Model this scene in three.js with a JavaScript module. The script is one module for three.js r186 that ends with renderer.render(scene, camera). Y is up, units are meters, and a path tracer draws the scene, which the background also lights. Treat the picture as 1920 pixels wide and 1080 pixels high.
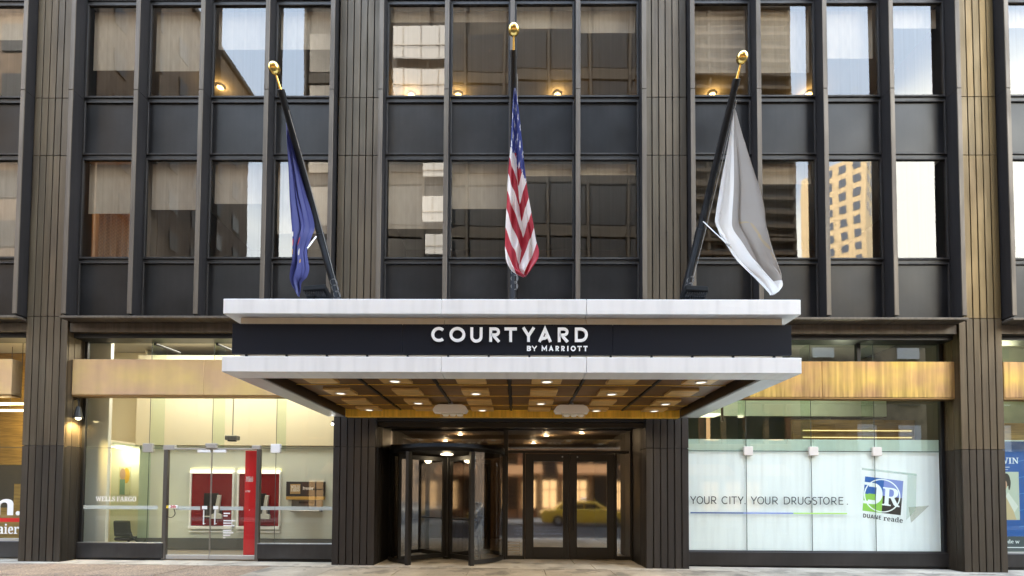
import * as THREE from 'three';
import { mergeGeometries } from 'three/addons/utils/BufferGeometryUtils.js';
import { RoundedBoxGeometry } from 'three/addons/geometries/RoundedBoxGeometry.js';
import { TextGeometry } from 'three/addons/geometries/TextGeometry.js';
import { FontLoader } from 'three/addons/loaders/FontLoader.js';
import { RectAreaLightUniformsLib } from 'three/addons/lights/RectAreaLightUniformsLib.js';

// ---------------------------------------------------------------- camera, sky, sun, exposure
const scene = new THREE.Scene();
const W = 1024, H = 576;
const fullH = W * 1796 / 1920;                                  // shift lens: the frame is the upper part of a taller picture
const camera = new THREE.PerspectiveCamera(2 * Math.atan(898 / 950) * 180 / Math.PI, W / fullH, 0.05, 900);
camera.setViewOffset(W, fullH, 0, 0, W, H);
camera.position.set(0, 1.642, 12);
camera.rotation.order = 'YXZ';
camera.rotation.set(1.93 * Math.PI / 180, 0.5 * Math.PI / 180, 0.3 * Math.PI / 180);
camera.updateMatrixWorld();

const renderer = new THREE.WebGLRenderer({ antialias: true });
renderer.setSize(W, H);
renderer.toneMapping = THREE.LinearToneMapping;
renderer.toneMappingExposure = 11.4;
renderer.shadowMap.enabled = true;
const LAMPS = 0.31;                                              // lamps against daylight
RectAreaLightUniformsLib.init();

// seeded randomness and noise
let seed = 20177;
const rnd = () => { seed = (seed * 1664525 + 1013904223) >>> 0; return seed / 4294967296; };
const rr = (a, b) => a + (b - a) * rnd();
const hash = (x, y, z) => { let h = (x * 374761393 + y * 668265263 + z * 2147483647 * 3 + 1013) | 0; h = Math.imul(h ^ (h >>> 13), 1274126177); h ^= h >>> 16; return (h >>> 0) / 4294967296; };
const sm = (t) => t * t * (3 - 2 * t), mix = (a, b, t) => a + (b - a) * t, clamp = (x, a = 0, b = 1) => Math.min(b, Math.max(a, x));
function vn(x, y, z, px, py) {                                   // value noise, tiling at px, py
  const X = Math.floor(x), Y = Math.floor(y), Z = Math.floor(z), u = sm(x - X), v = sm(y - Y), w = sm(z - Z);
  const m = (a, p) => p ? ((a % p) + p) % p : a;
  const at = (i, j, k) => hash(m(X + i, px), m(Y + j, py), Z + k);
  return mix(mix(mix(at(0, 0, 0), at(1, 0, 0), u), mix(at(0, 1, 0), at(1, 1, 0), u), v), mix(mix(at(0, 0, 1), at(1, 0, 1), u), mix(at(0, 1, 1), at(1, 1, 1), u), v), w);
}
function fbm(x, y, z, px, py, oct = 4) { let s = 0, a = 0.5, n = 0; for (let i = 0; i < oct; i++) { s += a * vn(x, y, z + i * 17.3, px, py); n += a; a *= 0.5; x *= 2; y *= 2; z *= 2; if (px) px *= 2; if (py) py *= 2; } return s / n; }

// sky: blue between broken white clouds, an even field in every direction
{
  const w = 1024, h = 512, d = new Float32Array(w * h * 4);
  for (let j = 0; j < h; j++) for (let i = 0; i < w; i++) {
    const el = ((j + 0.5) / h - 0.5) * Math.PI, az = ((i + 0.5) / w - 0.5) * 2 * Math.PI;
    const y = Math.sin(el), c = Math.cos(el), x = c * Math.cos(az), z = c * Math.sin(az), up = Math.max(0, y);
    const t = Math.pow(up, 0.65);
    let r = mix(1.04, 0.37, t), g = mix(1.04, 0.53, t), b = mix(0.93, 0.79, t);
    const q = fbm(x * 2.3 + 5.2, y * 3.6 + 1.7, z * 2.3 + 9.1, 0, 0, 6);
    const cl = sm(clamp((q - mix(0.40, 0.50, up)) / 0.2)) * 0.85;
    r = mix(r, 1.4, cl); g = mix(g, 1.37, cl); b = mix(b, 1.2, cl);
    const o = (j * w + i) * 4;
    d[o] = r * 0.95; d[o + 1] = g * 0.95; d[o + 2] = b * 0.95; d[o + 3] = 1;
  }
  const sky = new THREE.DataTexture(d, w, h, THREE.RGBAFormat, THREE.FloatType);
  sky.mapping = THREE.EquirectangularReflectionMapping; sky.magFilter = THREE.LinearFilter; sky.needsUpdate = true;
  scene.background = sky; scene.environment = sky;
}
const sun = new THREE.DirectionalLight(new THREE.Color(1, 0.86, 0.66), 3.6);
sun.position.set(-42, 62, -80); sun.target.position.set(0, 0, 0);
sun.castShadow = true; sun.shadow.mapSize.set(2048, 2048);
Object.assign(sun.shadow.camera, { left: -140, right: 140, top: 140, bottom: -60, near: 1, far: 420 });
scene.add(sun, sun.target);

// ---------------------------------------------------------------- helpers
const numbers = {};
const numbered = (n) => { const k = numbers[n] = (numbers[n] ?? -1) + 1; return k ? `${n}_${String(k).padStart(3, '0')}` : n; };
const V3 = THREE.Vector3;
function thing(name, label, category, at = [0, 0, 0], group, kind) {
  const o = new THREE.Group(); o.name = numbered(name); o.position.set(...at); o.userData = { label, category };
  if (group) o.userData.group = group; if (kind) o.userData.kind = kind;
  o.origin = at; scene.add(o); return o;
}
function structure(name, geo, mat, label) { const m = new THREE.Mesh(geo, mat); m.name = numbered(name); m.userData = { label, category: name.replace(/_/g, ' '), kind: 'structure' }; m.castShadow = m.receiveShadow = true; m.origin = [0, 0, 0]; scene.add(m); return m; }
function sub(parent, name, label) { const g = new THREE.Group(); g.name = name; if (label) g.userData.label = label; g.origin = parent.origin; parent.add(g); return g; }
// geometry is given in world metres and moved to the thing's own origin
function part(parent, name, geo, mat, label) {
  const g = Array.isArray(geo) ? (geo.length > 1 ? mergeGeometries(geo.map((x) => x.index ? x.toNonIndexed() : x)) : geo[0]) : geo;
  const o = parent.origin ?? [0, 0, 0];
  if (o[0] || o[1] || o[2]) g.translate(-o[0], -o[1], -o[2]);
  const m = new THREE.Mesh(g, mat); m.name = name; m.castShadow = m.receiveShadow = true; m.origin = o;
  if (label) m.userData.label = label;
  parent.add(m); return m;
}
function copyOf(src, at, label) {
  const c = src.clone(); const base = src.name.replace(/_\d{3}$/, '');
  c.name = numbered(base); c.position.set(...at); c.userData = { ...src.userData }; if (label) c.userData.label = label; scene.add(c); return c;
}
// chamfered box, uv in metres
function bx(x0, x1, y0, y1, z0, z1, b = 0.004) {
  b = Math.min(b, (x1 - x0) / 3, (y1 - y0) / 3, (z1 - z0) / 3);
  const lo = [x0, y0, z0], hi = [x1, y1, z1], pos = [], nor = [], uv = [];
  const P = (s, f) => [0, 1, 2].map((a) => (s[a] > 0 ? hi[a] - (a === f ? 0 : b) : lo[a] + (a === f ? 0 : b)));
  const tri = (A, B, C) => {
    let n = new V3().crossVectors(new V3(...B).sub(new V3(...A)), new V3(...C).sub(new V3(...A))).normalize();
    const mid = [0, 1, 2].map((a) => (A[a] + B[a] + C[a]) / 3 - (lo[a] + hi[a]) / 2);
    if (n.x * mid[0] + n.y * mid[1] + n.z * mid[2] < 0) { [B, C] = [C, B]; n.negate(); }
    const ax = Math.abs(n.x), ay = Math.abs(n.y), az = Math.abs(n.z);
    for (const p of [A, B, C]) { pos.push(...p); nor.push(n.x, n.y, n.z); az >= ax && az >= ay ? uv.push(p[0], p[1]) : ax >= ay ? uv.push(p[2], p[1]) : uv.push(p[0], p[2]); }
  };
  const quad = (a, c, d, e) => { tri(a, c, d); tri(a, d, e); };
  for (let f = 0; f < 3; f++) {
    const g = (f + 1) % 3, h = (f + 2) % 3;
    for (const s of [-1, 1]) {
      const S = (i, j) => { const r = []; r[f] = s; r[g] = i; r[h] = j; return r; };
      quad(P(S(-1, -1), f), P(S(1, -1), f), P(S(1, 1), f), P(S(-1, 1), f));
    }
    for (const i of [-1, 1]) for (const j of [-1, 1]) {
      const S = (k) => { const r = []; r[f] = k; r[g] = i; r[h] = j; return r; };
      quad(P(S(-1), g), P(S(1), g), P(S(1), h), P(S(-1), h));
    }
  }
  for (const i of [-1, 1]) for (const j of [-1, 1]) for (const k of [-1, 1]) tri(P([i, j, k], 0), P([i, j, k], 1), P([i, j, k], 2));
  const r = new THREE.BufferGeometry();
  r.setAttribute('position', new THREE.Float32BufferAttribute(pos, 3)); r.setAttribute('normal', new THREE.Float32BufferAttribute(nor, 3)); r.setAttribute('uv', new THREE.Float32BufferAttribute(uv, 2));
  return r;
}
function sheet(x0, x1, y0, y1, z, turn = 0, tip = 0) {          // upright pane facing +z
  const g = new THREE.PlaneGeometry(x1 - x0, y1 - y0); if (turn) g.rotateY(turn); if (tip) g.rotateX(tip);
  return g.translate((x0 + x1) / 2, (y0 + y1) / 2, z);
}
const cyl = (r0, r1, h, n = 20) => new THREE.CylinderGeometry(r0, r1, h, n);
function rod(a, b, r0, r1 = r0, n = 14) {
  const A = new V3(...a), B = new V3(...b), d = B.clone().sub(A), g = cyl(r1, r0, d.length(), n);
  g.applyQuaternion(new THREE.Quaternion().setFromUnitVectors(new V3(0, 1, 0), d.normalize()));
  return g.translate((A.x + B.x) / 2, (A.y + B.y) / 2, (A.z + B.z) / 2);
}
const tube = (pts, r, n = 24) => new THREE.TubeGeometry(new THREE.CatmullRomCurve3(pts.map((p) => new V3(...p))), n, r, 6);

// textures
function tex(w, h, fn, mx, my, srgb = true) {
  const d = new Uint8Array(w * h * 4);
  for (let j = 0; j < h; j++) for (let i = 0; i < w; i++) { const c = fn(i / w, j / h), o = (j * w + i) * 4; for (let k = 0; k < 3; k++) d[o + k] = clamp(c[k] ?? c[0], 0, 1) * 255; d[o + 3] = 255; }
  const t = new THREE.DataTexture(d, w, h); t.wrapS = t.wrapT = THREE.RepeatWrapping; t.magFilter = THREE.LinearFilter; t.minFilter = THREE.LinearMipmapLinearFilter; t.generateMipmaps = true;
  t.repeat.set(1 / mx, 1 / my); if (srgb) t.colorSpace = THREE.SRGBColorSpace; t.needsUpdate = true; return t;
}
function canvasTex(w, h, draw) { const c = document.createElement('canvas'); c.width = w; c.height = h; draw(c.getContext('2d'), w, h); const t = new THREE.CanvasTexture(c); t.colorSpace = THREE.SRGBColorSpace; return t; }
const std = (o) => new THREE.MeshStandardMaterial(o);
const rgb = (r, g, b) => new THREE.Color().setRGB(r, g, b ?? r);
const lin2s = (v) => v <= 0.0031308 ? v * 12.92 : 1.055 * Math.pow(v, 1 / 2.4) - 0.055;

const streak = tex(256, 512, (u, v) => { const a = fbm(u * 48, v * 3, 1, 48, 3, 3), b = fbm(u * 5, v * 4, 7, 5, 4, 4), c = vn(u * 128, v * 8, 3, 128, 8); const k = 0.66 + 0.2 * a + 0.28 * b + 0.06 * c; return [k, k * (0.985 + 0.02 * b), k * (0.965 + 0.04 * a)]; }, 2.1, 5.3);
const streakR = tex(256, 256, (u, v) => { const a = fbm(u * 24, v * 5, 4, 24, 5, 4), b = fbm(u * 4, v * 6, 9, 4, 6, 3); return [0, 0.36 + 0.2 * a + 0.2 * b, 0]; }, 1.7, 3.9, false);
const bump = tex(256, 256, (u, v) => [fbm(u * 7, v * 5, 2, 7, 5, 4)], 1.3, 1.9, false);
const M = {};
const bronze = (r, g, b, o = {}) => std({ color: rgb(r, g, b), metalness: 0.55, roughness: 1, roughnessMap: streakR, map: streak, bumpMap: bump, bumpScale: 0.0012, ...o });
M.strips = [bronze(0.115, 0.09, 0.06), bronze(0.128, 0.099, 0.066), bronze(0.103, 0.082, 0.056)];
M.fin = bronze(0.124, 0.102, 0.08); M.frame = bronze(0.04, 0.036, 0.034, { metalness: 0.4 }); M.shaded_web = new THREE.MeshPhysicalMaterial({ color: rgb(0.022, 0.02, 0.021), map: streak, roughness: 0.65, specularIntensity: 0.45 });  // web painted darker to hold the shade on the fin sides
M.lower = [bronze(0.067, 0.054, 0.041), bronze(0.074, 0.059, 0.044), bronze(0.06, 0.05, 0.039)];  // lower pier strips: weaker sky light put into the darker colour
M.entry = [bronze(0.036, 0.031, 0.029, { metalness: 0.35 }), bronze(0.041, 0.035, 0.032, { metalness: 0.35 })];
M.lowerShadeWarm = [bronze(0.068, 0.052, 0.036), bronze(0.062, 0.048, 0.034)]; M.goldGlowMid = [bronze(0.11, 0.08, 0.046), bronze(0.122, 0.087, 0.048)];  // far right pier: lower shade and reflected gold put into the colour
M.golden = [bronze(0.17, 0.117, 0.05), bronze(0.19, 0.128, 0.053), bronze(0.152, 0.107, 0.049)];  // reflected golden light painted into the bronze of the far right pier
const pierMat = (p, s) => { const l = (p === 1 || p === 2) && s < 2 ? M.entry : s === 0 ? (p === 3 ? M.lowerShadeWarm : M.lower) : p === 3 ? (s === 1 ? M.goldGlowMid : M.golden) : M.strips; return l[Math.floor(rnd() * l.length)]; };
M.strips.forEach((m, i) => m.name = 'bronze cladding ' + i);
M.gap = std({ color: rgb(0.012, 0.011, 0.01), roughness: 0.9 });
M.black = std({ color: rgb(0.012, 0.012, 0.013), roughness: 0.45, metalness: 0.2 });
M.dark = std({ color: rgb(0.03, 0.027, 0.026), roughness: 0.6 });
M.blackMetal = std({ color: rgb(0.012, 0.012, 0.013), roughness: 0.4, metalness: 0.3 });
M.doorFrame = std({ color: rgb(0.016, 0.0145, 0.014), roughness: 0.42, metalness: 0.3 });
const smudge = tex(256, 256, (u, v) => { const a = fbm(u * 4, v * 3, 5, 4, 3, 5), s = Math.pow(fbm(u * 30, v * 2, 8, 30, 2, 3), 3); return [0.55 + 0.55 * a + 0.12 * (fbm(u * 40, v * 2, 8, 40, 2, 3) - 0.5)]; }, 2.3, 1.7);
const smudgeR = tex(256, 256, (u, v) => [0, 0.26 + 0.16 * fbm(u * 3, v * 2, 12, 3, 2, 2), 0], 1.9, 1.5, false);
M.spandrel = [rgb(0.0185, 0.0182, 0.019), rgb(0.022, 0.0212, 0.0215), rgb(0.017, 0.0168, 0.0182)].map((color) => new THREE.MeshPhysicalMaterial({ color, map: smudge, roughness: 1, roughnessMap: smudgeR, specularIntensity: 0.5 }));
const brassTex = tex(512, 256, (u, v) => { const s = fbm(u * 60, v * 1.0, 3, 60, 1, 3), p = fbm(u * 6, v * 2, 6, 6, 2, 4), d = Math.pow(clamp(fbm(u * 90, v * 2, 11, 90, 2, 2)), 2) * clamp(0.55 - v) * 1.2, k = 0.74 + 0.3 * s + 0.16 * (p - 0.5) - d * 0.45; return [k, k * (0.93 + 0.12 * (p - 0.4)), k * (0.82 + 0.25 * (0.5 - p))]; }, 3.4, 0.87); brassTex.offset.y = -(4.05 / 0.87 % 1);
M.brass = std({ color: rgb(0.64, 0.46, 0.21), map: brassTex, metalness: 0.6, roughness: 1, roughnessMap: streakR, bumpMap: bump, bumpScale: 0.002 });
const tanTex = tex(512, 256, (u, v) => { const p = fbm(u * 7, v * 2, 16, 7, 2, 4), s = fbm(u * 30, v * 1, 23, 30, 1, 3), k = 0.86 + 0.1 * s + 0.14 * (p - 0.5); return [k, k * (0.95 + 0.1 * (p - 0.45)), k * (0.86 + 0.2 * (0.5 - p))]; }, 5.1, 0.87); tanTex.offset.y = brassTex.offset.y;
M.brassPale = std({ color: rgb(0.74, 0.57, 0.36), map: tanTex, metalness: 0.35, roughness: 0.5 });
M.brassEdge = std({ color: rgb(0.3, 0.18, 0.07), metalness: 0.7, roughness: 0.5 });
const whiteTex = tex(256, 256, (u, v) => { const a = fbm(u * 3, v * 3, 3, 3, 3, 4), s = fbm(u * 40, v * 2, 6, 40, 2, 3); return [0.98 + 0.035 * a - 0.08 * Math.pow(s, 3), 0.98 + 0.035 * a - 0.08 * Math.pow(s, 3), 0.985 + 0.03 * a - 0.08 * Math.pow(s, 3)]; }, 3.1, 2.3);
M.white = std({ color: rgb(0.9, 0.895, 0.88), map: whiteTex, roughness: 0.42, metalness: 0.1 });
M.alu = std({ color: rgb(0.62, 0.62, 0.63), map: whiteTex, roughness: 0.36, metalness: 0.55 });
M.cream = std({ color: rgb(0.72, 0.67, 0.55), roughness: 0.55, map: whiteTex });
M.heater = std({ color: rgb(0.88, 0.83, 0.75), roughness: 0.4 });
M.matteBlack = new THREE.MeshPhysicalMaterial({ color: rgb(0.01, 0.01, 0.01), roughness: 0.8, specularIntensity: 0.2 });
M.sign = new THREE.MeshPhysicalMaterial({ color: rgb(0.007, 0.008, 0.013), roughness: 0.55, specularIntensity: 0.3 });
M.letter = std({ color: rgb(0.9, 0.9, 0.9), roughness: 0.4 });
const wood = tex(512, 256, (u, v) => { const a = fbm(u * 5, v * 40, 3, 5, 40, 4), b = fbm(u * 3, v * 3, 9, 3, 3, 3); const k = 0.55 + 0.35 * a + 0.25 * b; return [k, k * 0.96, k * 0.9]; }, 1.4, 1.1);
M.soffit = [[0.27, 0.14, 0.042], [0.31, 0.165, 0.05], [0.23, 0.12, 0.036]].map((c) => std({ color: rgb(...c), map: wood, metalness: 0.2, roughness: 0.4 }));
M.soffitBox = std({ color: rgb(0.9, 0.6, 0.24), map: wood, metalness: 0.2, roughness: 0.4 });
M.soffitSide = std({ color: rgb(0.06, 0.042, 0.03), metalness: 0.4, roughness: 0.4 });
M.goldBeam = std({ color: rgb(1.0, 0.6, 0.07), metalness: 0.15, roughness: 0.4, map: streak });
M.gold = std({ color: rgb(0.9, 0.62, 0.18), metalness: 0.95, roughness: 0.2 });
const steelTex = streak;
M.steel = std({ color: rgb(0.5, 0.49, 0.47), metalness: 0.8, roughness: 0.35, map: steelTex });
M.steelDark = std({ color: rgb(0.2, 0.19, 0.18), metalness: 0.7, roughness: 0.38, map: steelTex });
M.plinth = std({ color: rgb(0.052, 0.05, 0.05), roughness: 0.42, map: smudge, metalness: 0.1 });
M.plinthRight = std({ color: rgb(0.035, 0.03, 0.028), roughness: 0.4, map: smudge, metalness: 0.1 });
M.rail = std({ color: rgb(0.42, 0.4, 0.37), roughness: 0.5, metalness: 0.4 });
// glass
const glass = (o) => new THREE.MeshPhysicalMaterial({ transmission: 1, thickness: 0, roughness: 0.0, metalness: 0, ...o });
const wave = tex(256, 256, (u, v) => [fbm(u * 2, v * 2, 3, 2, 2, 2)], 3.3, 2.7, false);
const paneTex = tex(256, 256, (u, v) => { const s = Math.pow(fbm(u * 60, v * 2, 31, 60, 2, 3), 2), k = 0.86 + 0.14 * fbm(u * 4, v * 3, 6, 4, 3, 3) - 0.12 * s; return [k]; }, 1.7, 2.9);
M.windowGlass = glass({ color: rgb(0.84, 0.81, 0.76), ior: 1.68, map: paneTex, bumpMap: wave, bumpScale: 0.005 });
M.shopGlass = glass({ color: rgb(0.93, 0.97, 0.92), ior: 1.6 });
M.storeGlass = glass({ color: rgb(0.74, 0.84, 0.76), ior: 2.3 }); M.filmGlass = glass({ color: rgb(0.97, 1, 0.985), ior: 1.5 });
M.doorGlass = glass({ color: rgb(0.5, 0.5, 0.48), ior: 3.6, roughness: 0.045 });
M.drumGlass = glass({ color: rgb(0.66, 0.65, 0.62), ior: 2.1, roughness: 0.02 });
M.fin_glass = glass({ color: rgb(0.76, 0.88, 0.77), ior: 1.5 });
M.film = std({ color: rgb(0.86, 0.9, 0.88), roughness: 0.4, map: whiteTex });
M.strip = std({ color: rgb(0.62, 0.68, 0.66), roughness: 0.5, transparent: true, opacity: 0.55 });
M.joint = std({ color: rgb(0.05, 0.07, 0.06), roughness: 0.5 });
// inside
M.roomWall = std({ color: rgb(0.3, 0.25, 0.2), roughness: 0.8 });
M.roomDark = std({ color: rgb(0.08, 0.07, 0.06), roughness: 0.8 });
M.ceil = std({ color: rgb(0.45, 0.42, 0.38), roughness: 0.85 });
const weave = tex(128, 128, (u, v) => { const k = 0.9 + 0.08 * Math.sin(u * 128 * 0.8) * Math.sin(v * 128 * 0.8) + 0.1 * (fbm(u * 10, v * 2, 3, 10, 2, 3) - 0.5); return [k]; }, 0.6, 0.6);
M.shade = [[0.8, 0.71, 0.58], [0.7, 0.62, 0.52], [0.76, 0.66, 0.53]].map((c) => std({ color: rgb(...c), roughness: 0.9, map: weave }));
M.curtain = new THREE.MeshPhysicalMaterial({ color: rgb(0.5, 0.32, 0.17), roughness: 0.9, transmission: 0.4, thickness: 0, map: weave });
const glow = (r, g, b, k = 1) => std({ color: rgb(0.8, 0.8, 0.8), emissive: rgb(r, g, b), emissiveIntensity: k * LAMPS, roughness: 0.6 });
const lights = [];
function point(at, color, intensity, radius = 3) { const l = new THREE.PointLight(rgb(...color), intensity * LAMPS); l.position.set(...at); l.castShadow = true; l.shadow.radius = radius; scene.add(l); return l; }
function spot(at, to, color, intensity, angle, pen = 0.6, radius = 3) { const l = new THREE.SpotLight(rgb(...color), intensity * LAMPS, 0, angle, pen); l.position.set(...at); l.target.position.set(...to); l.castShadow = true; l.shadow.radius = radius; scene.add(l, l.target); return l; }
function area(at, to, w, h, color, intensity) { const l = new THREE.RectAreaLight(rgb(...color), intensity * LAMPS, w, h); l.position.set(...at); l.lookAt(...to); scene.add(l); return l; }

const groundY = (x) => -0.03 - 0.005 * x;

// ---------------------------------------------------------------- ground
const concrete = tex(512, 512, (u, v) => { const a = fbm(u * 6, v * 6, 2, 6, 6, 5), s = vn(u * 256, v * 256, 1, 256, 256), st = sm(clamp((fbm(u * 9, v * 7, 21, 9, 7, 4) - 0.56) / 0.18)); const k = 0.66 + 0.3 * a + 0.1 * (s - 0.5) - 0.15 * st; return [k, k * 0.965, k * 0.91]; }, 2.6, 2.6);
const aggregate = tex(512, 512, (u, v) => { const a = fbm(u * 5, v * 5, 6, 5, 5, 4), s = vn(u * 110, v * 110, 4, 110, 110), s2 = vn(u * 220, v * 220, 14, 220, 220); const k = 0.5 + 0.22 * a + 0.3 * (s - 0.5) + 0.26 * (s2 - 0.5); return [k * 1.08, k * 0.97, k * 0.86]; }, 1.9, 1.9);
const grain = tex(256, 256, (u, v) => [0.5 * vn(u * 90, v * 90, 2, 90, 90) + 0.5 * fbm(u * 8, v * 8, 4, 8, 8, 4)], 0.8, 0.8, false);
M.slab = [[0.5, 0.46, 0.41], [0.45, 0.42, 0.38], [0.58, 0.55, 0.5]].map((c) => std({ color: rgb(...c), map: concrete, roughness: 0.85, bumpMap: grain, bumpScale: 0.004 }));
M.pebble = [[0.56, 0.49, 0.42], [0.52, 0.46, 0.4]].map((c) => std({ color: rgb(...c), map: aggregate, roughness: 0.85, bumpMap: grain, bumpScale: 0.006 }));
M.asphalt = std({ color: rgb(0.052, 0.052, 0.055), roughness: 0.85, map: aggregate });
const tilt = Math.atan(-0.005);
const onSlope = (g) => g.applyMatrix4(new THREE.Matrix4().makeRotationZ(tilt)).translate(0, -0.03, 0);
const ground = structure('ground', onSlope(bx(-240, 240, -0.6, -0.29, -40, 330)), M.asphalt, 'dark ground under the street and the blocks around it');
const road = structure('road', onSlope(bx(-150, 150, -0.28, -0.14, 5.35, 17.0)), M.asphalt, 'dark asphalt road along the front of the hotel');
for (const z of [8.9, 11.2, 13.5]) for (let x = -60; x < 60; x += 6) part(road, 'lane_mark', onSlope(bx(x, x + 2.4, -0.136, -0.132, z, z + 0.12, 0.001)), M.white);
const kerb = structure('kerb', onSlope(bx(-80, 80, -0.28, 0.0, 5.15, 5.345, 0.02)), M.slab[1], 'pale concrete kerb between pavement and road');
const pave = structure('pavement', onSlope(bx(-80, 80, -0.28, -0.052, -1.72, 5.14)), M.dark, 'pale concrete pavement in slabs before the hotel');
{
  const rows = [[-0.62, 0.31], [0.32, 1.93], [1.94, 3.54], [3.55, 5.13]];
  rows.forEach(([z0, z1], r) => {
    let x = -16 + (r ? r * 0.55 : 0);
    while (x < 16) {
      const w = r ? rr(1.45, 1.72) : rr(1.9, 3.2), pebble = x + w / 2 < -5.6 && r > 0;
      const m = pebble ? M.pebble[Math.floor(rnd() * 2)] : M.slab[r ? Math.floor(rnd() * 2) : 2];
      const dy = rr(-0.004, 0.003), g = bx(x, x + w - 0.009, -0.05, dy, z0, z1 - 0.009, 0.006); part(pave, 'slab', onSlope(g), m); x += w;
    }
  });
  for (const [x0, x1, z0] of [[-3.35, -0.9, -1.7], [-0.89, 1.45, -1.7], [1.46, 3.06, -1.7]]) part(pave, 'slab', onSlope(bx(x0, x1, -0.05, 0.001, z0, -0.63, 0.005)), M.slab[1]);
}
{ // trodden chewing gum and specks on the slabs
  const g = []; for (let k = 0; k < 160; k++) { const r0 = rr(0.012, 0.035), x = rr(-13, 13), z = rr(0.1, 4.8); g.push(new THREE.CylinderGeometry(r0, r0, 0.003, 9).scale(1, 1, rr(0.7, 1.2)).translate(x, 0.0035, z)); }
  const m = part(pave, 'gum_spots', onSlope(mergeGeometries(g)), std({ color: rgb(0.16, 0.145, 0.13), roughness: 0.9 })); m.userData.kind = 'stuff';
  const d = []; for (let k = 0; k < 60; k++) { const x = rr(-11, 11), w = rr(0.1, 0.5); d.push(bx(x, x + w, 0.002, 0.004, 0.28 + rr(-0.01, 0.01), 0.3 + rr(0, 0.02), 0.0005)); }
  const n = part(pave, 'grime', onSlope(mergeGeometries(d)), std({ color: rgb(0.14, 0.125, 0.11), roughness: 1 })); n.userData.kind = 'stuff';
}
structure('opposite_pavement', onSlope(bx(-150, 150, -0.28, 0.0, 17.01, 22.0, 0.02)), M.slab[0], 'pavement across the road, mirrored low in the door glass');

// ---------------------------------------------------------------- the building
const hotel = thing('hotel_building', 'dark bronze office-like hotel block with fluted piers and deep window fins', 'building');
const PX = [-11.345, -3.865, 3.57, 11.0];                       // pier centres
const MID = [-15.05, -7.605, -0.148, 7.285, 14.72];             // bay centres
const PITCH = 1.57;
{ // solid body above and at both ends
  const body = [bx(-60, 60, 15.42, 31, -26, -0.12), bx(-60, -16.2, -1, 15.42, -26, -0.12), bx(16.2, 60, -1, 15.42, -26, -0.12), bx(-16.2, 16.2, -1, 15.42, -26, -9.05)];
  part(hotel, 'wall', body, M.dark);
  const slabs = [bx(-16.1, 16.1, 5.9, 7.26, -9, -0.16), bx(-16.1, 16.1, 10.04, 11.24, -9, -0.16), bx(-16.1, 16.1, 14.04, 15.4, -9, -0.16)];
  part(hotel, 'floor_slab', slabs, M.ceil);
  part(hotel, 'room_wall', [bx(-16.1, 16.1, 7.27, 10.03, -5.2, -5.0), bx(-16.1, 16.1, 11.25, 14.03, -5.2, -5.0)], M.roomWall);
  part(hotel, 'partition_wall', [bx(-4.33, -3.42, -1, 5.89, -9, -0.62), bx(3.1, 4.03, -1, 5.89, -9, -0.62), bx(10.55, 11.45, -1, 5.89, -9, -0.62), bx(-12.4, -12.27, -1, 5.89, -9, -0.62)], M.roomDark);
  for (const x of [-11.4, -3.9, 3.55, 11]) part(hotel, 'partition_wall', [bx(x - 0.1, x + 0.1, 7.27, 10.03, -4.99, -0.3), bx(x - 0.1, x + 0.1, 11.25, 14.03, -4.99, -0.3)], M.roomWall);
}
const JY = [-0.5, 2.79, 5.92, 9.89, 11.33, 15.4];
PX.forEach((cx, p) => {
  const pier = sub(hotel, 'pier');
  part(pier, 'core', bx(cx - 0.485, cx + 0.485, -0.5, 15.4, -0.61, -0.045), M.gap);
  for (let s = 0; s < 5; s++) for (let k = 0; k < 6; k++) {
    const w = 1.0 / 6, x0 = cx - 0.5 + k * w + (k ? 0.012 : 0), x1 = cx - 0.5 + (k + 1) * w - (k < 5 ? 0.012 : 0);
    part(pier, 'cladding_strip', bx(x0, x1, JY[s] + 0.006, JY[s + 1] - 0.006, -0.06, rr(-0.002, 0.002), 0.004), pierMat(p, s));
  }
  for (const sd of [-1, 1]) for (let s = 0; s < 2; s++) for (let k = 0; k < 3; k++) {
    const xe = cx + sd * 0.5, z1 = -0.034 - k * 0.19, z0 = z1 - 0.178;
    part(pier, 'cladding_strip', bx(sd < 0 ? xe : xe - 0.02, sd < 0 ? xe + 0.02 : xe, JY[s] + 0.006, JY[s + 1] - 0.006, z0, z1, 0.005), pierMat(p, s));
  }
});
part(hotel, 'partition_wall', bx(-9.25, -9.13, 7.27, 10.03, -4.99, -0.3), M.roomWall);
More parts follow.
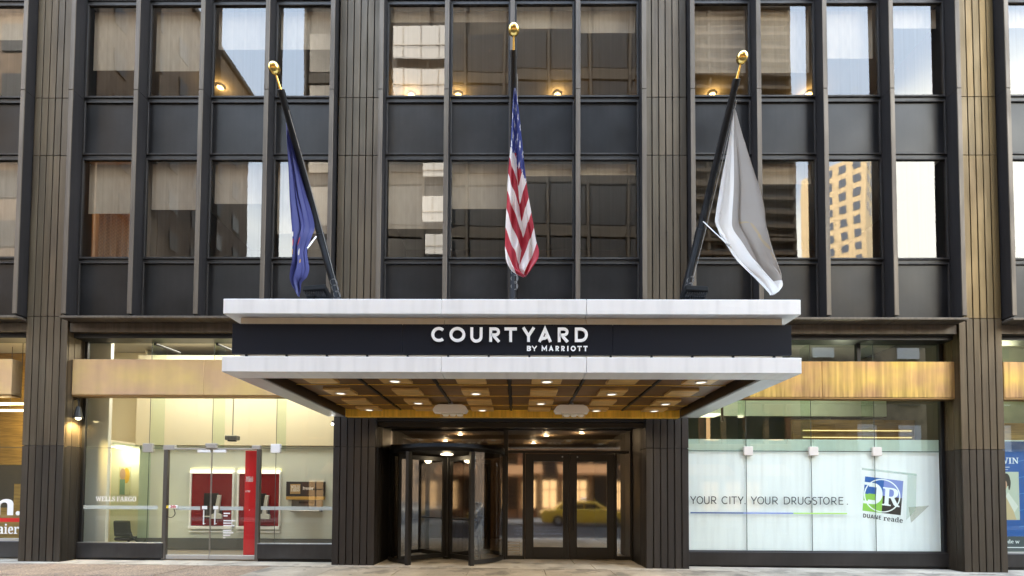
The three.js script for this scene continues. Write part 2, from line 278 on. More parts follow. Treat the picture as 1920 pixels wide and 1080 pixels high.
// fins, windows, spandrels, sills
const SHADE = { // drop of the roller shade as a share of the pane, upper then lower storey
  1: [[0.63, 0.64, 0.41, 0.41], [0.5, 0.46, 0.4, 0.7]], 2: [[0.12, 0.12, 0.19, 0.24], [0.65, 0.45, 0.12, 0.11]], 3: [[0.67, 0.67, 0.52, 0.2], [0, 0.2, 0, 0]], 0: [[0.3, 0.3, 0.3, 0.3], [0.9, 0.9, 0.9, 0.93]], 4: [[0.2, 0.2, 0.2, 0.2], [0, 0, 0, 0]],
};
const barsGeo = (x0, x1, y0, y1, t, z0, z1) => [bx(x0, x0 + t, y0, y1, z0, z1), bx(x1 - t, x1, y0, y1, z0, z1), bx(x0 + t, x1 - t, y0, y0 + t, z0, z1), bx(x0 + t, x1 - t, y1 - t, y1, z0, z1)];
MID.forEach((mid, b) => {
  const ks = b === 0 ? [0, 1, 2] : b === 4 ? [-2, -1, 0] : [-2, -1, 0, 1, 2];
  for (const k of ks) { const x = mid + k * PITCH; for (const [y0, y1] of [[5.9, 11.335], [11.343, 15.4]]) { const f = sub(hotel, 'window_fin'); part(f, 'shaded_web', bx(x - 0.046, x + 0.046, y0, y1, -0.12, 0.221, 0.002), M.shaded_web); part(f, 'cap', bx(x - 0.052, x + 0.052, y0, y1, 0.222, 0.25, 0.006), M.fin); } }
  const xa = mid + ks[0] * PITCH, xb = mid + ks[ks.length - 1] * PITCH;
  const led = sub(hotel, 'sill_ledge');
  for (let k = 0; k < ks.length - 1; k++) { const x = xa + k * PITCH; part(led, 'ledge_panel', bx(x + (k ? 0.004 : -0.06), x + PITCH - (k < ks.length - 2 ? 0.004 : -0.06), 5.79, 5.845, -0.1, 0.272, 0.006), M.fin); part(led, 'sill', bx(x + 0.052, x + PITCH - 0.052, 5.847, 5.89, -0.1, 0.02, 0.005), M.frame); }
  part(hotel, 'lintel_beam', bx(b === 0 ? -16.1 : PX[b - 1] + 0.505, b === 4 ? 16.1 : PX[b] - 0.505, 5.56, 5.786, -0.3, -0.05, 0.006), M.fin);
  part(hotel, 'lintel_soffit', bx(b === 0 ? -16.1 : PX[b - 1] + 0.49, b === 4 ? 16.1 : PX[b] - 0.49, 5.45, 5.556, -0.62, -0.18), M.black);
  part(hotel, 'lintel_soffit', bx(b === 0 ? -16.1 : PX[b - 1] + 0.49, b === 4 ? 16.1 : PX[b] - 0.49, 5.56, 5.895, -0.62, -0.32), M.black);
  for (let k = 0; k < ks.length - 1; k++) {
    const x0 = xa + k * PITCH + 0.052, x1 = xa + (k + 1) * PITCH - 0.052, kk = b === 0 ? k + 2 : k;
    [[11.385, 13.775], [7.365, 9.865]].forEach(([y0, y1], r) => {
      const win = sub(hotel, 'window');
      part(win, 'frame', barsGeo(x0, x1, y0, y1, 0.045, -0.13, -0.055), M.frame);
      part(win, 'pane', sheet(x0 + 0.03, x1 - 0.03, y0 + 0.03, y1 - 0.03, -0.1, rr(-0.004, 0.004), rr(-0.003, 0.003)), M.windowGlass);
      if (b === 1 && kk === 0 && r === 1) { const cg = new THREE.PlaneGeometry(1.5, 2.5, 90, 1), cp = cg.attributes.position; for (let q = 0; q < cp.count; q++) cp.setZ(q, 0.03 * Math.sin(cp.getX(q) * 42) + 0.02 * Math.sin(cp.getX(q) * 17)); cg.computeVertexNormals(); part(win, 'curtain', cg.translate((x0 + x1) / 2 + 0.12, (y0 + y1) / 2, -0.5), M.curtain); }
      const s = SHADE[b][r][kk] ?? 0.2;
      if (s > 0) part(win, 'roller_shade', bx(x0 + 0.04, x1 - 0.04, y1 - 0.03 - (y1 - y0) * s, y1 - 0.03, -0.26, -0.25, 0.002), M.shade[Math.floor(rnd() * 3)]);
    });
    [[9.955, 11.3], [5.895, 7.29], [13.86, 15.3]].forEach(([y0, y1]) => {
      const sp = sub(hotel, 'spandrel');
      part(sp, 'frame', barsGeo(x0, x1, y0, y1, 0.04, -0.15, -0.06), M.frame);
      part(sp, 'panel', bx(x0 + 0.035, x1 - 0.035, y0 + 0.035, y1 - 0.035, -0.14, -0.1 + rr(-0.002, 0.002), 0.003), M.spandrel[Math.floor(rnd() * 3)]);
    });
    for (const y of [7.292, 9.868, 11.303, 13.778]) part(hotel, 'transom_bar', bx(x0, x1, y, y + (y === 7.292 ? 0.07 : 0.08), -0.13, -0.085, 0.003), M.black);
  }
});
// brass fascia beams
for (const [x0, x1] of [[-16, -12.31], [-10.83, -7.61], [-7.604, -4.36], [4.06, 7.33], [7.337, 10.5], [11.66, 16]]) {
  const f = sub(hotel, 'fascia_beam');
  part(f, 'brass_panel', bx(x0, x1, 4.05, 4.92, -0.4, -0.15, 0.008), x0 < 0 ? M.brassPale : M.brass);
  part(f, 'lower_edge', bx(x0, x1, 4.012, 4.047, -0.4, -0.16, 0.004), M.brassEdge);
}
// entrance recess
part(hotel, 'entrance_ceiling', bx(-3.36, 3.07, 3.43, 5.44, -1.7, -0.2), M.black);
part(hotel, 'entrance_wall', bx(-3.42, -3.365, -0.4, 3.43, -1.7, -0.62), M.doorFrame); part(hotel, 'entrance_wall', bx(3.075, 3.1, -0.4, 3.43, -1.7, -0.62), M.doorFrame);
part(hotel, 'entrance_lintel', [bx(-3.36, 3.065, 3.3, 3.42, -0.3, -0.2), bx(-3.36, 3.065, 3.424, 3.7, -0.196, -0.12)], M.blackMetal);
// rooms at street level
part(hotel, 'lobby_wall', [bx(-3.41, 3.09, -0.3, 3.5, -8.2, -8.0)], std({ color: rgb(0.2, 0.12, 0.06), roughness: 0.6, map: wood }));
part(hotel, 'lobby_floor', bx(-3.41, 3.09, -0.3, -0.035, -8, -1.72), std({ color: rgb(0.2, 0.17, 0.14), roughness: 0.3 }));
part(hotel, 'lobby_ceiling', bx(-3.41, 3.09, 3.5, 3.6, -8, -1.71), std({ color: rgb(0.22, 0.15, 0.09), roughness: 0.6 }));

// ---------------------------------------------------------------- canopy
const canopy = thing('entrance_canopy', 'deep flat canopy with white metal fascias and brown coffered underside', 'canopy', [-0.1, 3.458, 0]);
const CL = -4.37, CR = 4.172, CF = 4.6;
for (const [n, y0, y1] of [['upper_fascia', 4.328, 4.552], ['lower_fascia', 3.458, 3.688]]) {
  const g = sub(canopy, n), cuts = [CL, -1.12, 1.02, CR], zb = n === 'upper_fascia' ? 0.3 : 0.38;
  for (let i = 0; i < 3; i++) part(g, 'fascia_panel', bx(cuts[i] + (i ? 0.003 : 0), cuts[i + 1] - (i < 2 ? 0.003 : 0), y0, y1, CF - 0.42, CF, 0.006), M.white);
  if (zb === 0.38) { part(g, 'side_panel', bx(CL, CL + 0.37, y0, y1, zb, CF - 0.424, 0.006), M.alu); part(g, 'side_panel', bx(CR - 0.39, CR, y0, y1, zb, CF - 0.424, 0.006), M.alu); }
  else part(g, 'deck', bx(CL, CR, y0, y1, zb, CF - 0.424, 0.006), M.alu);
}
{
  const core = sub(canopy, 'recessed_band'), cuts = [-4.2, -1.1, 1.04, 3.985];
  for (let i = 0; i < 3; i++) part(core, 'band_panel', bx(cuts[i] + (i ? 0.003 : 0), cuts[i + 1] - (i < 2 ? 0.003 : 0), 3.69, 4.326, 0.3, 4.43, 0.006), M.cream);
  const bolts = []; for (let k = 0; k < 14; k++) bolts.push(bx(-4.1 + k * 0.61, -4.07 + k * 0.61, 3.725, 3.752, 4.432, 4.47, 0.003)); part(canopy, 'sign_bracket', bolts, M.black);
  const si = sub(canopy, 'soffit');
  part(si, 'side_lining', bx(CL + 0.372, CL + 0.41, 3.47, 3.687, 0.4, 4.17), M.soffitSide); part(si, 'side_lining', bx(CR - 0.43, CR - 0.392, 3.47, 3.687, 0.4, 4.17), M.soffitSide);
  part(si, 'side_lining', bx(CL + 0.372, CR - 0.392, 3.47, 3.687, 4.14, 4.174), M.soffitSide);
  part(si, 'soffit_backing', bx(CL + 0.38, CR - 0.4, 3.65, 3.688, 0.4, 4.14), M.gap);
  part(si, 'back_beam', bx(CL + 0.412, CR - 0.432, 3.45, 3.685, 0.25, 0.4, 0.006), M.goldBeam);
  const X = [-3.94, -2.68, -1.41, -0.13, 1.13, 2.42, 3.72], Z = [0.41, 1.06, 2.06, 3.06, 4.13];
  for (let i = 0; i < 6; i++) for (let j = 0; j < 4; j++) part(si, 'soffit_panel', bx(X[i] + 0.035, X[i + 1] - 0.035, 3.618 + rr(-0.002, 0.002), 3.64, Z[j] + 0.008, Z[j + 1] - 0.008, 0.006), M.soffit[Math.floor(rnd() * 3)]);
  for (let i = 0; i < 6; i++) for (let j = 0; j < 4; j++) { const cx = (X[i] + X[i + 1]) / 2, cz = [0.72, 1.56, 2.56, 3.58][j], h = j ? 0.25 : 0.2; part(si, 'coffer_block', bx(cx - 0.25, cx + 0.25, 3.565, 3.616, cz - h, cz + h, 0.006), M.soffitBox); }
  for (let j = 1; j < 4; j++) part(si, 'trim_strip', bx(-3.93, 3.7, 3.606, 3.616, Z[j] - 0.008, Z[j] + 0.008, 0.002), M.goldBeam);
  for (let i = 1; i < 6; i++) part(si, 'track', bx(X[i] - 0.025, X[i] + 0.025, 3.6, 3.645, 0.42, 4.12), M.black);
}
// sign band with letters
const sign = thing('hotel_sign', 'long black sign band with raised white hotel lettering across the canopy front', 'sign', [-0.1, 3.78, 4.38]);
for (const [x0, x1] of [[-4.285, -1.72], [-1.717, 1.425], [1.428, 4.085]]) part(sign, 'sign_panel', bx(x0, x1, 3.757, 4.21, 4.434, 4.5, 0.006), M.sign);
function stroke(paths, w, d) {                                   // letter strokes as flat extruded ribbons with mitred corners
  const out = []; let n = 0;
  for (const p of paths) {
    const pts = p.pts.map((q) => new THREE.Vector2(...q)), L = [], R = [], N = pts.length;
    for (let i = 0; i < N; i++) {
      const a = pts[p.closed ? (i + N - 1) % N : Math.max(0, i - 1)], c = pts[p.closed ? (i + 1) % N : Math.min(N - 1, i + 1)], b = pts[i];
      const d1 = i || p.closed ? b.clone().sub(a).normalize() : c.clone().sub(b).normalize(), d2 = i < N - 1 || p.closed ? c.clone().sub(b).normalize() : d1;
      const t = d1.clone().add(d2).normalize(), m = new THREE.Vector2(-t.y, t.x), k = (w / 2) / Math.max(0.35, m.dot(new THREE.Vector2(-d1.y, d1.x)));
      L.push(b.clone().addScaledVector(m, k)); R.push(b.clone().addScaledVector(m, -k));
    }
    let s;
    if (p.closed) { s = new THREE.Shape(L); s.holes.push(new THREE.Path(R)); if (THREE.ShapeUtils.area(L) < THREE.ShapeUtils.area(R) && Math.abs(THREE.ShapeUtils.area(L)) < Math.abs(THREE.ShapeUtils.area(R))) { s = new THREE.Shape(R); s.holes.push(new THREE.Path(L)); } }
    else s = new THREE.Shape([...L, ...R.reverse()]);
    out.push(new THREE.ExtrudeGeometry(s, { depth: d - n * 0.0006, bevelEnabled: false })); n++;
  }
  return mergeGeometries(out);
}
const arc = (cx, cy, rx, ry, a0, a1, n = 18) => Array.from({ length: n + 1 }, (_, i) => { const a = (a0 + (a1 - a0) * i / n) * Math.PI / 180; return [cx + rx * Math.cos(a), cy + ry * Math.sin(a)]; });
const O = (pts) => ({ pts });
const GLYPH = (h, w, s) => { const e = s / 2; return {            // height, width, stroke
  C: [O(arc(Math.min(h * 0.5, w * 0.55), h / 2, Math.min(h * 0.5, w * 0.55) - e * 0.8, h / 2 - e * 0.8, 48, 312, 26))],
  G: [O([...arc(w * 0.53, h / 2, w * 0.53 - e, h / 2 - e * 0.8, 50, 325, 26), [w - e, h * 0.45], [w * 0.6, h * 0.45]])],
  E: [O([[w - 0.001, h - e], [e, h - e], [e, e], [w, e]]), O([[e, h * 0.52], [w * 0.88, h * 0.52]])],
  Z: [O([...arc(w / 2, h * 0.74, w / 2 - e, h * 0.26 - e, 35, 270, 14), ...arc(w / 2, h * 0.25, w / 2 - e, h * 0.25, 85, -145, 14)])],
  O: [{ pts: arc(w / 2, h / 2, w / 2 - e, h / 2 - e * 0.8, 0, 350, 35), closed: true }],
  U: [O([[e, h], [e, w / 2], ...arc(w / 2, w / 2 - e * 0.6, w / 2 - e, w / 2 - e, 180, 360, 18), [w - e, h]])],
  R: [O([[e, 0], [e, h - e], [w * 0.5, h - e], ...arc(w * 0.52, h * 0.69, w * 0.32, h * 0.31 - e, 90, -90, 12), [e, h * 0.38 + e]]), O([[w * 0.42, h * 0.4], [w - e * 0.9, 0]])],
  T: [O([[0, h - e], [w, h - e]]), O([[w / 2, 0], [w / 2, h - s]])],
  Y: [O([[e * 0.6, h], [w / 2, h * 0.42], [w - e * 0.6, h]]), O([[w / 2, 0], [w / 2, h * 0.46]])],
  A: [O([[e * 0.6, 0], [w / 2, h - e], [w - e * 0.6, 0]]), O([[w * 0.24, h * 0.3], [w * 0.7, h * 0.3]])],
  S: [O([[e * 0.6, 0], [w / 2, h - e], [w - e * 0.6, 0]]), O([[w * 0.18, h * 0.18], ...arc(w * 0.42, h * 0.42, w * 0.2, h * 0.17, 250, 395, 8)])],
  D: [{ pts: [[e, e], [e, h - e], [w * 0.45, h - e], ...arc(w * 0.45, h / 2, w * 0.55 - e, h / 2 - e, 80, -80, 16), [w * 0.45, e]], closed: true }],
  B: [O([[e, e], [e, h - e], [w * 0.5, h - e], ...arc(w * 0.52, h * 0.74, w * 0.36, h * 0.26 - e, 90, -90, 10), [e, h * 0.49]]), O([[w * 0.5, h * 0.5], ...arc(w * 0.54, h * 0.27, w * 0.46 - e, h * 0.27 - e, 80, -90, 10), [0, e]])],
  M: [O([[e, 0], [e + 0.002, h - e], [w / 2, h * 0.3], [w - e - 0.002, h - e], [w - e, 0]])],
  I: [O([[w / 2, 0], [w / 2, h]])],
}; };
{
  const S = 0.001369, ox = -1.277 - 113 * S, place = (ch, x0, x1, y, h, s, d) => { const w = (x1 - x0) * S, g = stroke(GLYPH(h, w, s)[ch], s, d); g.translate(ox + x0 * S, y, 4.5); part(sign, 'letter', g, M.letter); };
  for (const [c, a, b] of [['C', 113, 262], ['O', 308, 480], ['U', 535, 668], ['R', 742, 862], ['T', 907, 1043], ['Y', 1103, 1237], ['S', 1280, 1418], ['R', 1489, 1609], ['D', 1674, 1815]]) place(c, a, b, 3.941, 0.215, 0.042, 0.025);
  for (const [c, a, b] of [['B', 1153, 1198], ['Y', 1206, 1263], ['M', 1313, 1372], ['A', 1393, 1440], ['R', 1465, 1503], ['R', 1527, 1565], ['I', 1592, 1606], ['O', 1630, 1685], ['T', 1702, 1750], ['T', 1768, 1813]]) place(c, a, b, 3.807, 0.076, 0.0165, 0.014);
}
// downlights
{
  const lamp = glow(1.0, 0.88, 0.68, 0.55), ringMat = std({ color: rgb(0.7, 0.66, 0.6), roughness: 0.4, metalness: 0.3 });
  const make = (label) => {
    const t = thing('downlight', label, 'light', [0, 0, 0], 'round downlights under the canopy');
    part(t, 'ring', new THREE.TorusGeometry(0.088, 0.014, 8, 28).rotateX(Math.PI / 2).translate(0, -0.008, 0), ringMat);
    part(t, 'lens', cyl(0.082, 0.082, 0.012, 24).translate(0, -0.006, 0), lamp);
    return t;
  };
  const at = [[-2.045, 3.58, 'front row, over the left part of the canopy'], [0.5, 3.58, 'front row, right of the canopy middle'], [3.07, 3.58, 'front row, nearest the right corner'],
    [-3.31, 2.56, 'second row, nearest the left edge'], [-0.77, 2.56, 'second row, just left of the middle'], [1.775, 2.56, 'second row, right of the middle'],
    [-2.045, 1.56, 'third row, left of the left heater'], [0.5, 1.56, 'third row, left of the right heater'], [3.07, 1.56, 'third row, near the right edge'],
    [-3.31, 0.72, 'back row, over the left pier'], [-0.77, 0.72, 'back row, right of the left heater'], [1.775, 0.72, 'back row, right of the right heater'], [3.07, 0.72, 'back row, over the right pier']];
  const first = make('lit round downlight in the ' + at[0][2]);
  at.forEach(([x, z, l], i) => {
    const y = 3.563, o = i ? copyOf(first, [x, y, z], 'lit round downlight in the ' + l) : (first.position.set(x, y, z), first);
    spot([x, y - 0.03, z], [x, 0, z], [1, 0.8, 0.5], 1.7, 1.2, 0.7, 4);
  });
}
// heaters
{
  const make = (x, label) => {
    const t = thing('infrared_heater', label, 'heater', [x, 3.6, 1.25], 'infrared heaters under the canopy');
    const s = new THREE.Shape(); for (const [i, [a, b]] of [[-0.36, -0.02], [-0.31, 0.06], [-0.24, 0.09], [0.24, 0.09], [0.31, 0.06], [0.36, -0.02], [0.33, -0.07], [-0.33, -0.07]].entries()) i ? s.lineTo(a, b) : s.moveTo(a, b);
    part(t, 'housing', new THREE.ExtrudeGeometry(s, { depth: 0.16, bevelEnabled: true, bevelSize: 0.012, bevelThickness: 0.012, bevelSegments: 2 }).translate(x, 3.475, 1.2), M.heater);
    const em = []; for (let k = 0; k < 3; k++) em.push(new THREE.SphereGeometry(0.062, 14, 8, 0, Math.PI * 2, Math.PI / 2, Math.PI / 2).scale(1.15, 0.9, 1).translate(x - 0.1 + k * 0.15, 3.375, 1.28));
    part(t, 'lamp_bowl', em, std({ color: rgb(0.9, 0.88, 0.82), roughness: 0.35 }));
    part(t, 'guard', [bx(x - 0.19, x + 0.27, 3.365, 3.398, 1.2, 1.36, 0.008), bx(x - 0.2, x + 0.28, 3.31, 3.318, 1.2, 1.21, 0.002), bx(x - 0.2, x + 0.28, 3.31, 3.318, 1.35, 1.36, 0.002), bx(x - 0.2, x - 0.19, 3.31, 3.38, 1.35, 1.36, 0.002), bx(x + 0.27, x + 0.28, 3.31, 3.38, 1.35, 1.36, 0.002)], M.cream);
    const c = new THREE.CylinderGeometry(0.075, 0.05, 0.1, 4, 1).rotateY(Math.PI / 4).translate(x, 3.6, 1.28); part(t, 'bracket', [c, bx(x - 0.02, x + 0.02, 3.55, 3.6, 1.24, 1.3)], M.alu);
    return t;
  };
  make(-1.41, 'pale lozenge-shaped heater hanging under the canopy above the revolving door');
  make(1.16, 'pale lozenge-shaped heater hanging under the canopy above the double doors');
}

// ---------------------------------------------------------------- flags, poles, floodlights
function pole(name, label, base, tip, ball) {
  const t = thing(name, label, 'flagpole', base, 'flagpoles leaning out over the canopy');
  const B = new V3(...base), T = new V3(...tip), d = T.clone().sub(B), at = (s) => B.clone().addScaledVector(d, s).toArray();
  part(t, 'shaft', [rod(at(0), at(0.5), 0.076, 0.066), rod(at(0.5), at(0.54), 0.072, 0.07), rod(at(0.54), at(1), 0.06, 0.048)], M.blackMetal);
  const q = new THREE.Quaternion().setFromUnitVectors(new V3(0, 1, 0), d.clone().normalize());
  const bg = new THREE.SphereGeometry(0.08, 24, 18).scale(1, 1.03, 1).applyQuaternion(q); bg.translate(...ball);
  const n = d.clone().normalize(), b0 = new V3(...ball).addScaledVector(n, -0.08).toArray();
  part(t, 'finial', [bg, rod(tip, b0, 0.02, 0.013)], M.gold);
  part(t, 'cap', rod(at(0.985), at(1.004), 0.056, 0.052), M.blackMetal);
  const e = new V3(1, 0, 0); const off = (s, k) => new V3(...at(s)).addScaledVector(e, k).add(new V3(0, -0.05, 0.03)).toArray();
  part(t, 'halyard', tube([off(0.28, 0.07), off(0.5, 0.075), off(0.75, 0.07), off(0.95, 0.055)], 0.006), std({ color: rgb(0.35, 0.34, 0.32), roughness: 0.8 }));
  const rings = []; for (const s of [0.29, 0.32, 0.345]) { const r = new THREE.TorusGeometry(0.06, 0.011, 8, 18).applyQuaternion(q); r.translate(...off(s, 0.03)); rings.push(r); }
  part(t, 'cleat', rings, M.steelDark);
  part(t, 'base_bracket', [bx(base[0] - 0.15, base[0] + 0.15, 4.553, 4.6, base[2] - 0.15, base[2] + 0.15, 0.01), bx(base[0] - 0.1, base[0] + 0.1, 4.6, 4.8, base[2] - 0.09, base[2] + 0.09, 0.02)], M.blackMetal);
  return t;
}
pole('flagpole', 'black flagpole with gold ball that carries the blue flag on the left', [-3.36, 4.556, 1.8], [-3.477, 7.561, 4.8], [-3.51, 7.77, 4.95]);
pole('flagpole', 'black flagpole with gold ball that carries the striped flag in the middle', [-0.09, 4.556, 1.8], [-0.072, 8.14, 4.8], [-0.07, 8.33, 4.95]);
pole('flagpole', 'black flagpole with gold ball that carries the white flag on the right', [3.1, 4.556, 1.8], [3.174, 7.709, 4.8], [3.19, 7.91, 4.95]);
const cloth = (map) => new THREE.MeshPhysicalMaterial({ map, roughness: 0.85, transmission: 0.22, thickness: 0, sheen: 0.3, sheenRoughness: 0.6, side: THREE.DoubleSide });
// cols: polylines (top to bottom) the cloth passes through, left to right; uvAt(i/ n, j / m, p) gives the print
function drape(cols, n, m, ripple, uvAt) {
  const curves = cols.map((c) => new THREE.CatmullRomCurve3(c.map((p) => new V3(...p)), false, 'centripetal'));
  const ys = cols[0].map((_, i) => i), pos = [], uv = [], idx = [];
  for (let j = 0; j <= m; j++) for (let i = 0; i <= n; i++) {
    const s = i / n * (cols.length - 1), k = Math.min(cols.length - 2, Math.floor(s)), f = s - k, t = j / m;
    const a = curves[k].getPoint(t), b = curves[k + 1].getPoint(t), p = a.lerp(b, f);
    const r = ripple(i / n, t); p.z += r; p.x += r * 0.12;
    pos.push(p.x, p.y, p.z); uv.push(...uvAt(i / n, t, p));
  }
  for (let j = 0; j < m; j++) for (let i = 0; i < n; i++) { const a = j * (n + 1) + i; idx.push(a, a + n + 1, a + 1, a + 1, a + n + 1, a + n + 2); }
  const g = new THREE.BufferGeometry(); g.setAttribute('position', new THREE.Float32BufferAttribute(pos, 3)); g.setAttribute('uv', new THREE.Float32BufferAttribute(uv, 2)); g.setIndex(idx); g.computeVertexNormals(); return g;
}
{ // striped flag
  const map = canvasTex(1024, 832, (c) => {
    for (let i = 0; i < 13; i++) { c.fillStyle = i % 2 ? '#e9e4e2' : '#a81a2e'; c.fillRect(0, i * 64, 1024, 64); }
    c.fillStyle = '#2b3a86'; c.fillRect(0, 0, 410, 448); c.fillStyle = '#f2f2f2';
    for (let r = 0; r < 9; r++) for (let k = 0; k < (r % 2 ? 5 : 6); k++) { const x = 34 + (r % 2 ? 34 : 0) + k * 68, y = 25 + r * 49.8; c.beginPath(); for (let q = 0; q < 10; q++) { const a = -Math.PI / 2 + q * Math.PI / 5, rad = q % 2 ? 8 : 20; c.lineTo(x + rad * Math.cos(a), y + rad * Math.sin(a)); } c.fill(); }
  });
  const L = [[-0.063, 7.744, 4.62], [-0.086, 7.457, 4.62], [-0.114, 6.846, 4.62], [-0.144, 6.48, 4.62], [-0.165, 6.035, 4.62], [-0.179, 5.672, 4.62], [-0.185, 5.391, 4.62], [-0.185, 5.271, 4.62], [-0.16, 5.11, 4.62], [-0.081, 4.991, 4.62], [0.093, 4.887, 4.62]];
  const Cc = [[-0.056, 7.8, 4.55], [-0.046, 7.51, 4.52], [-0.027, 6.895, 4.48], [-0.009, 6.526, 4.46], [0.03, 6.077, 4.45], [0.07, 5.711, 4.45], [0.09, 5.427, 4.46], [0.06, 5.305, 4.48], [0.037, 5.144, 4.5], [0.05, 5.022, 4.53], [0.118, 4.918, 4.55]];
  const R = [[-0.039, 7.744, 4.62], [0.002, 7.457, 4.64], [0.069, 6.846, 4.66], [0.11, 6.48, 4.67], [0.167, 6.035, 4.68], [0.224, 5.673, 4.68], [0.273, 5.392, 4.68], [0.305, 5.271, 4.68], [0.297, 5.111, 4.68], [0.219, 4.991, 4.66], [0.133, 4.887, 4.62]];
  // stripes run down and inward on the left fold, down and outward-up on the right one
  const g = drape([L, Cc, R], 36, 90, (u, t) => (0.035 * Math.sin(u * 17 + t * 4) + 0.018 * Math.sin(u * 31 - t * 3) + 0.014 * Math.sin(t * 19 + u * 5)) * Math.min(1, t * 2.5), (u, t, p) => {
    const x = p.x + 0.06, drop = 7.8 - p.y;
    const v = u < 0.5 ? (drop * 0.92 - (x - 0.05) * 2.2) / 3.55 + 0.1 : (drop * 0.93 + (x - 0.05) * 2.1) / 3.9 + 0.03;
    const w = u < 0.5 ? 0.1 + (0.5 - u) * 0.25 + (x + 0.1) * 0.2 : 0.1 + (u - 0.5) * 0.2;
    const canton = u < 0.5 ? drop < 0.98 : drop < 1.12 + (u - 0.5) * 0.75;
    return [canton ? clamp(0.06 + w * 1.1, 0.02, 0.39) : 0.62, 1 - clamp(canton ? Math.min(v, 0.53) : Math.max(v, 0), 0.005, 0.995)];
  });
  const f = new THREE.Mesh(g, cloth(map)); f.name = numbered('flag'); f.castShadow = f.receiveShadow = true; f.userData = { label: 'red and white striped flag with stars on blue, hanging in the middle', category: 'flag', group: 'flags over the entrance' }; scene.add(f);
}
{ // blue flag
  const map = canvasTex(512, 1024, (c) => {
    c.fillStyle = '#30346f'; c.fillRect(0, 0, 512, 1024);
    for (const [x, y, w, h, k] of [[0, 430, 40, 40, '#b9b2a8'], [0, 480, 44, 46, '#a3242e'], [0, 540, 40, 40, '#c08a30'], [210, 480, 26, 60, '#a3242e'], [240, 540, 22, 60, '#b9b2a8'], [255, 610, 20, 44, '#a98240']]) { c.fillStyle = k; c.beginPath(); c.ellipse(x + w / 2, y + h / 2, w / 2, h / 2, 0.5, 0, 7); c.fill(); }
  });
  const l = [[-3.585, 7.383, 4.4], [-3.579, 7.072, 4.363], [-3.567, 6.68, 4.317], [-3.564, 6.285, 4.271], [-3.554, 6.046, 4.243], [-3.544, 5.846, 4.22], [-3.54, 5.686, 4.202], [-3.547, 5.484, 4.178], [-3.56, 5.323, 4.16], [-3.589, 5.201, 4.146], [-3.601, 5.079, 4.132], [-3.587, 4.997, 4.123], [-3.523, 4.875, 4.109], [-3.483, 4.793, 4.1]];
  const r = [[-3.514, 7.307, 4.5], [-3.51, 7.106, 4.315], [-3.487, 6.833, 4.085], [-3.465, 6.536, 3.854], [-3.438, 6.346, 3.715], [-3.437, 6.182, 3.6], [-3.401, 5.89, 3.808], [-3.426, 5.619, 3.906], [-3.373, 5.406, 3.983], [-3.329, 5.249, 4.042], [-3.344, 5.093, 4.1], [-3.419, 5.007, 4.1], [-3.434, 4.879, 4.1], [-3.457, 4.793, 4.1]];
  const g = drape([l, r], 40, 90, (u, t) => (0.075 * Math.sin(u * 13 + t * 2.4) + 0.045 * Math.sin(u * 24 - t * 3) + 0.015 * Math.sin(t * 23 + u * 6)) * Math.sin(Math.PI * Math.min(1, u * 1.25)) * Math.min(1, t * 4), (u, t) => [u, 1 - t]);
  const t = thing('flag', 'dark blue flag with a small coloured emblem, furled on the left pole', 'flag', [0, 0, 0], 'flags over the entrance');
  part(t, 'cloth', g, cloth(map)); part(t, 'strap', rod([-3.4, 6.0, 3.62], [-3.43, 5.66, 3.9], 0.012), M.letter);
}
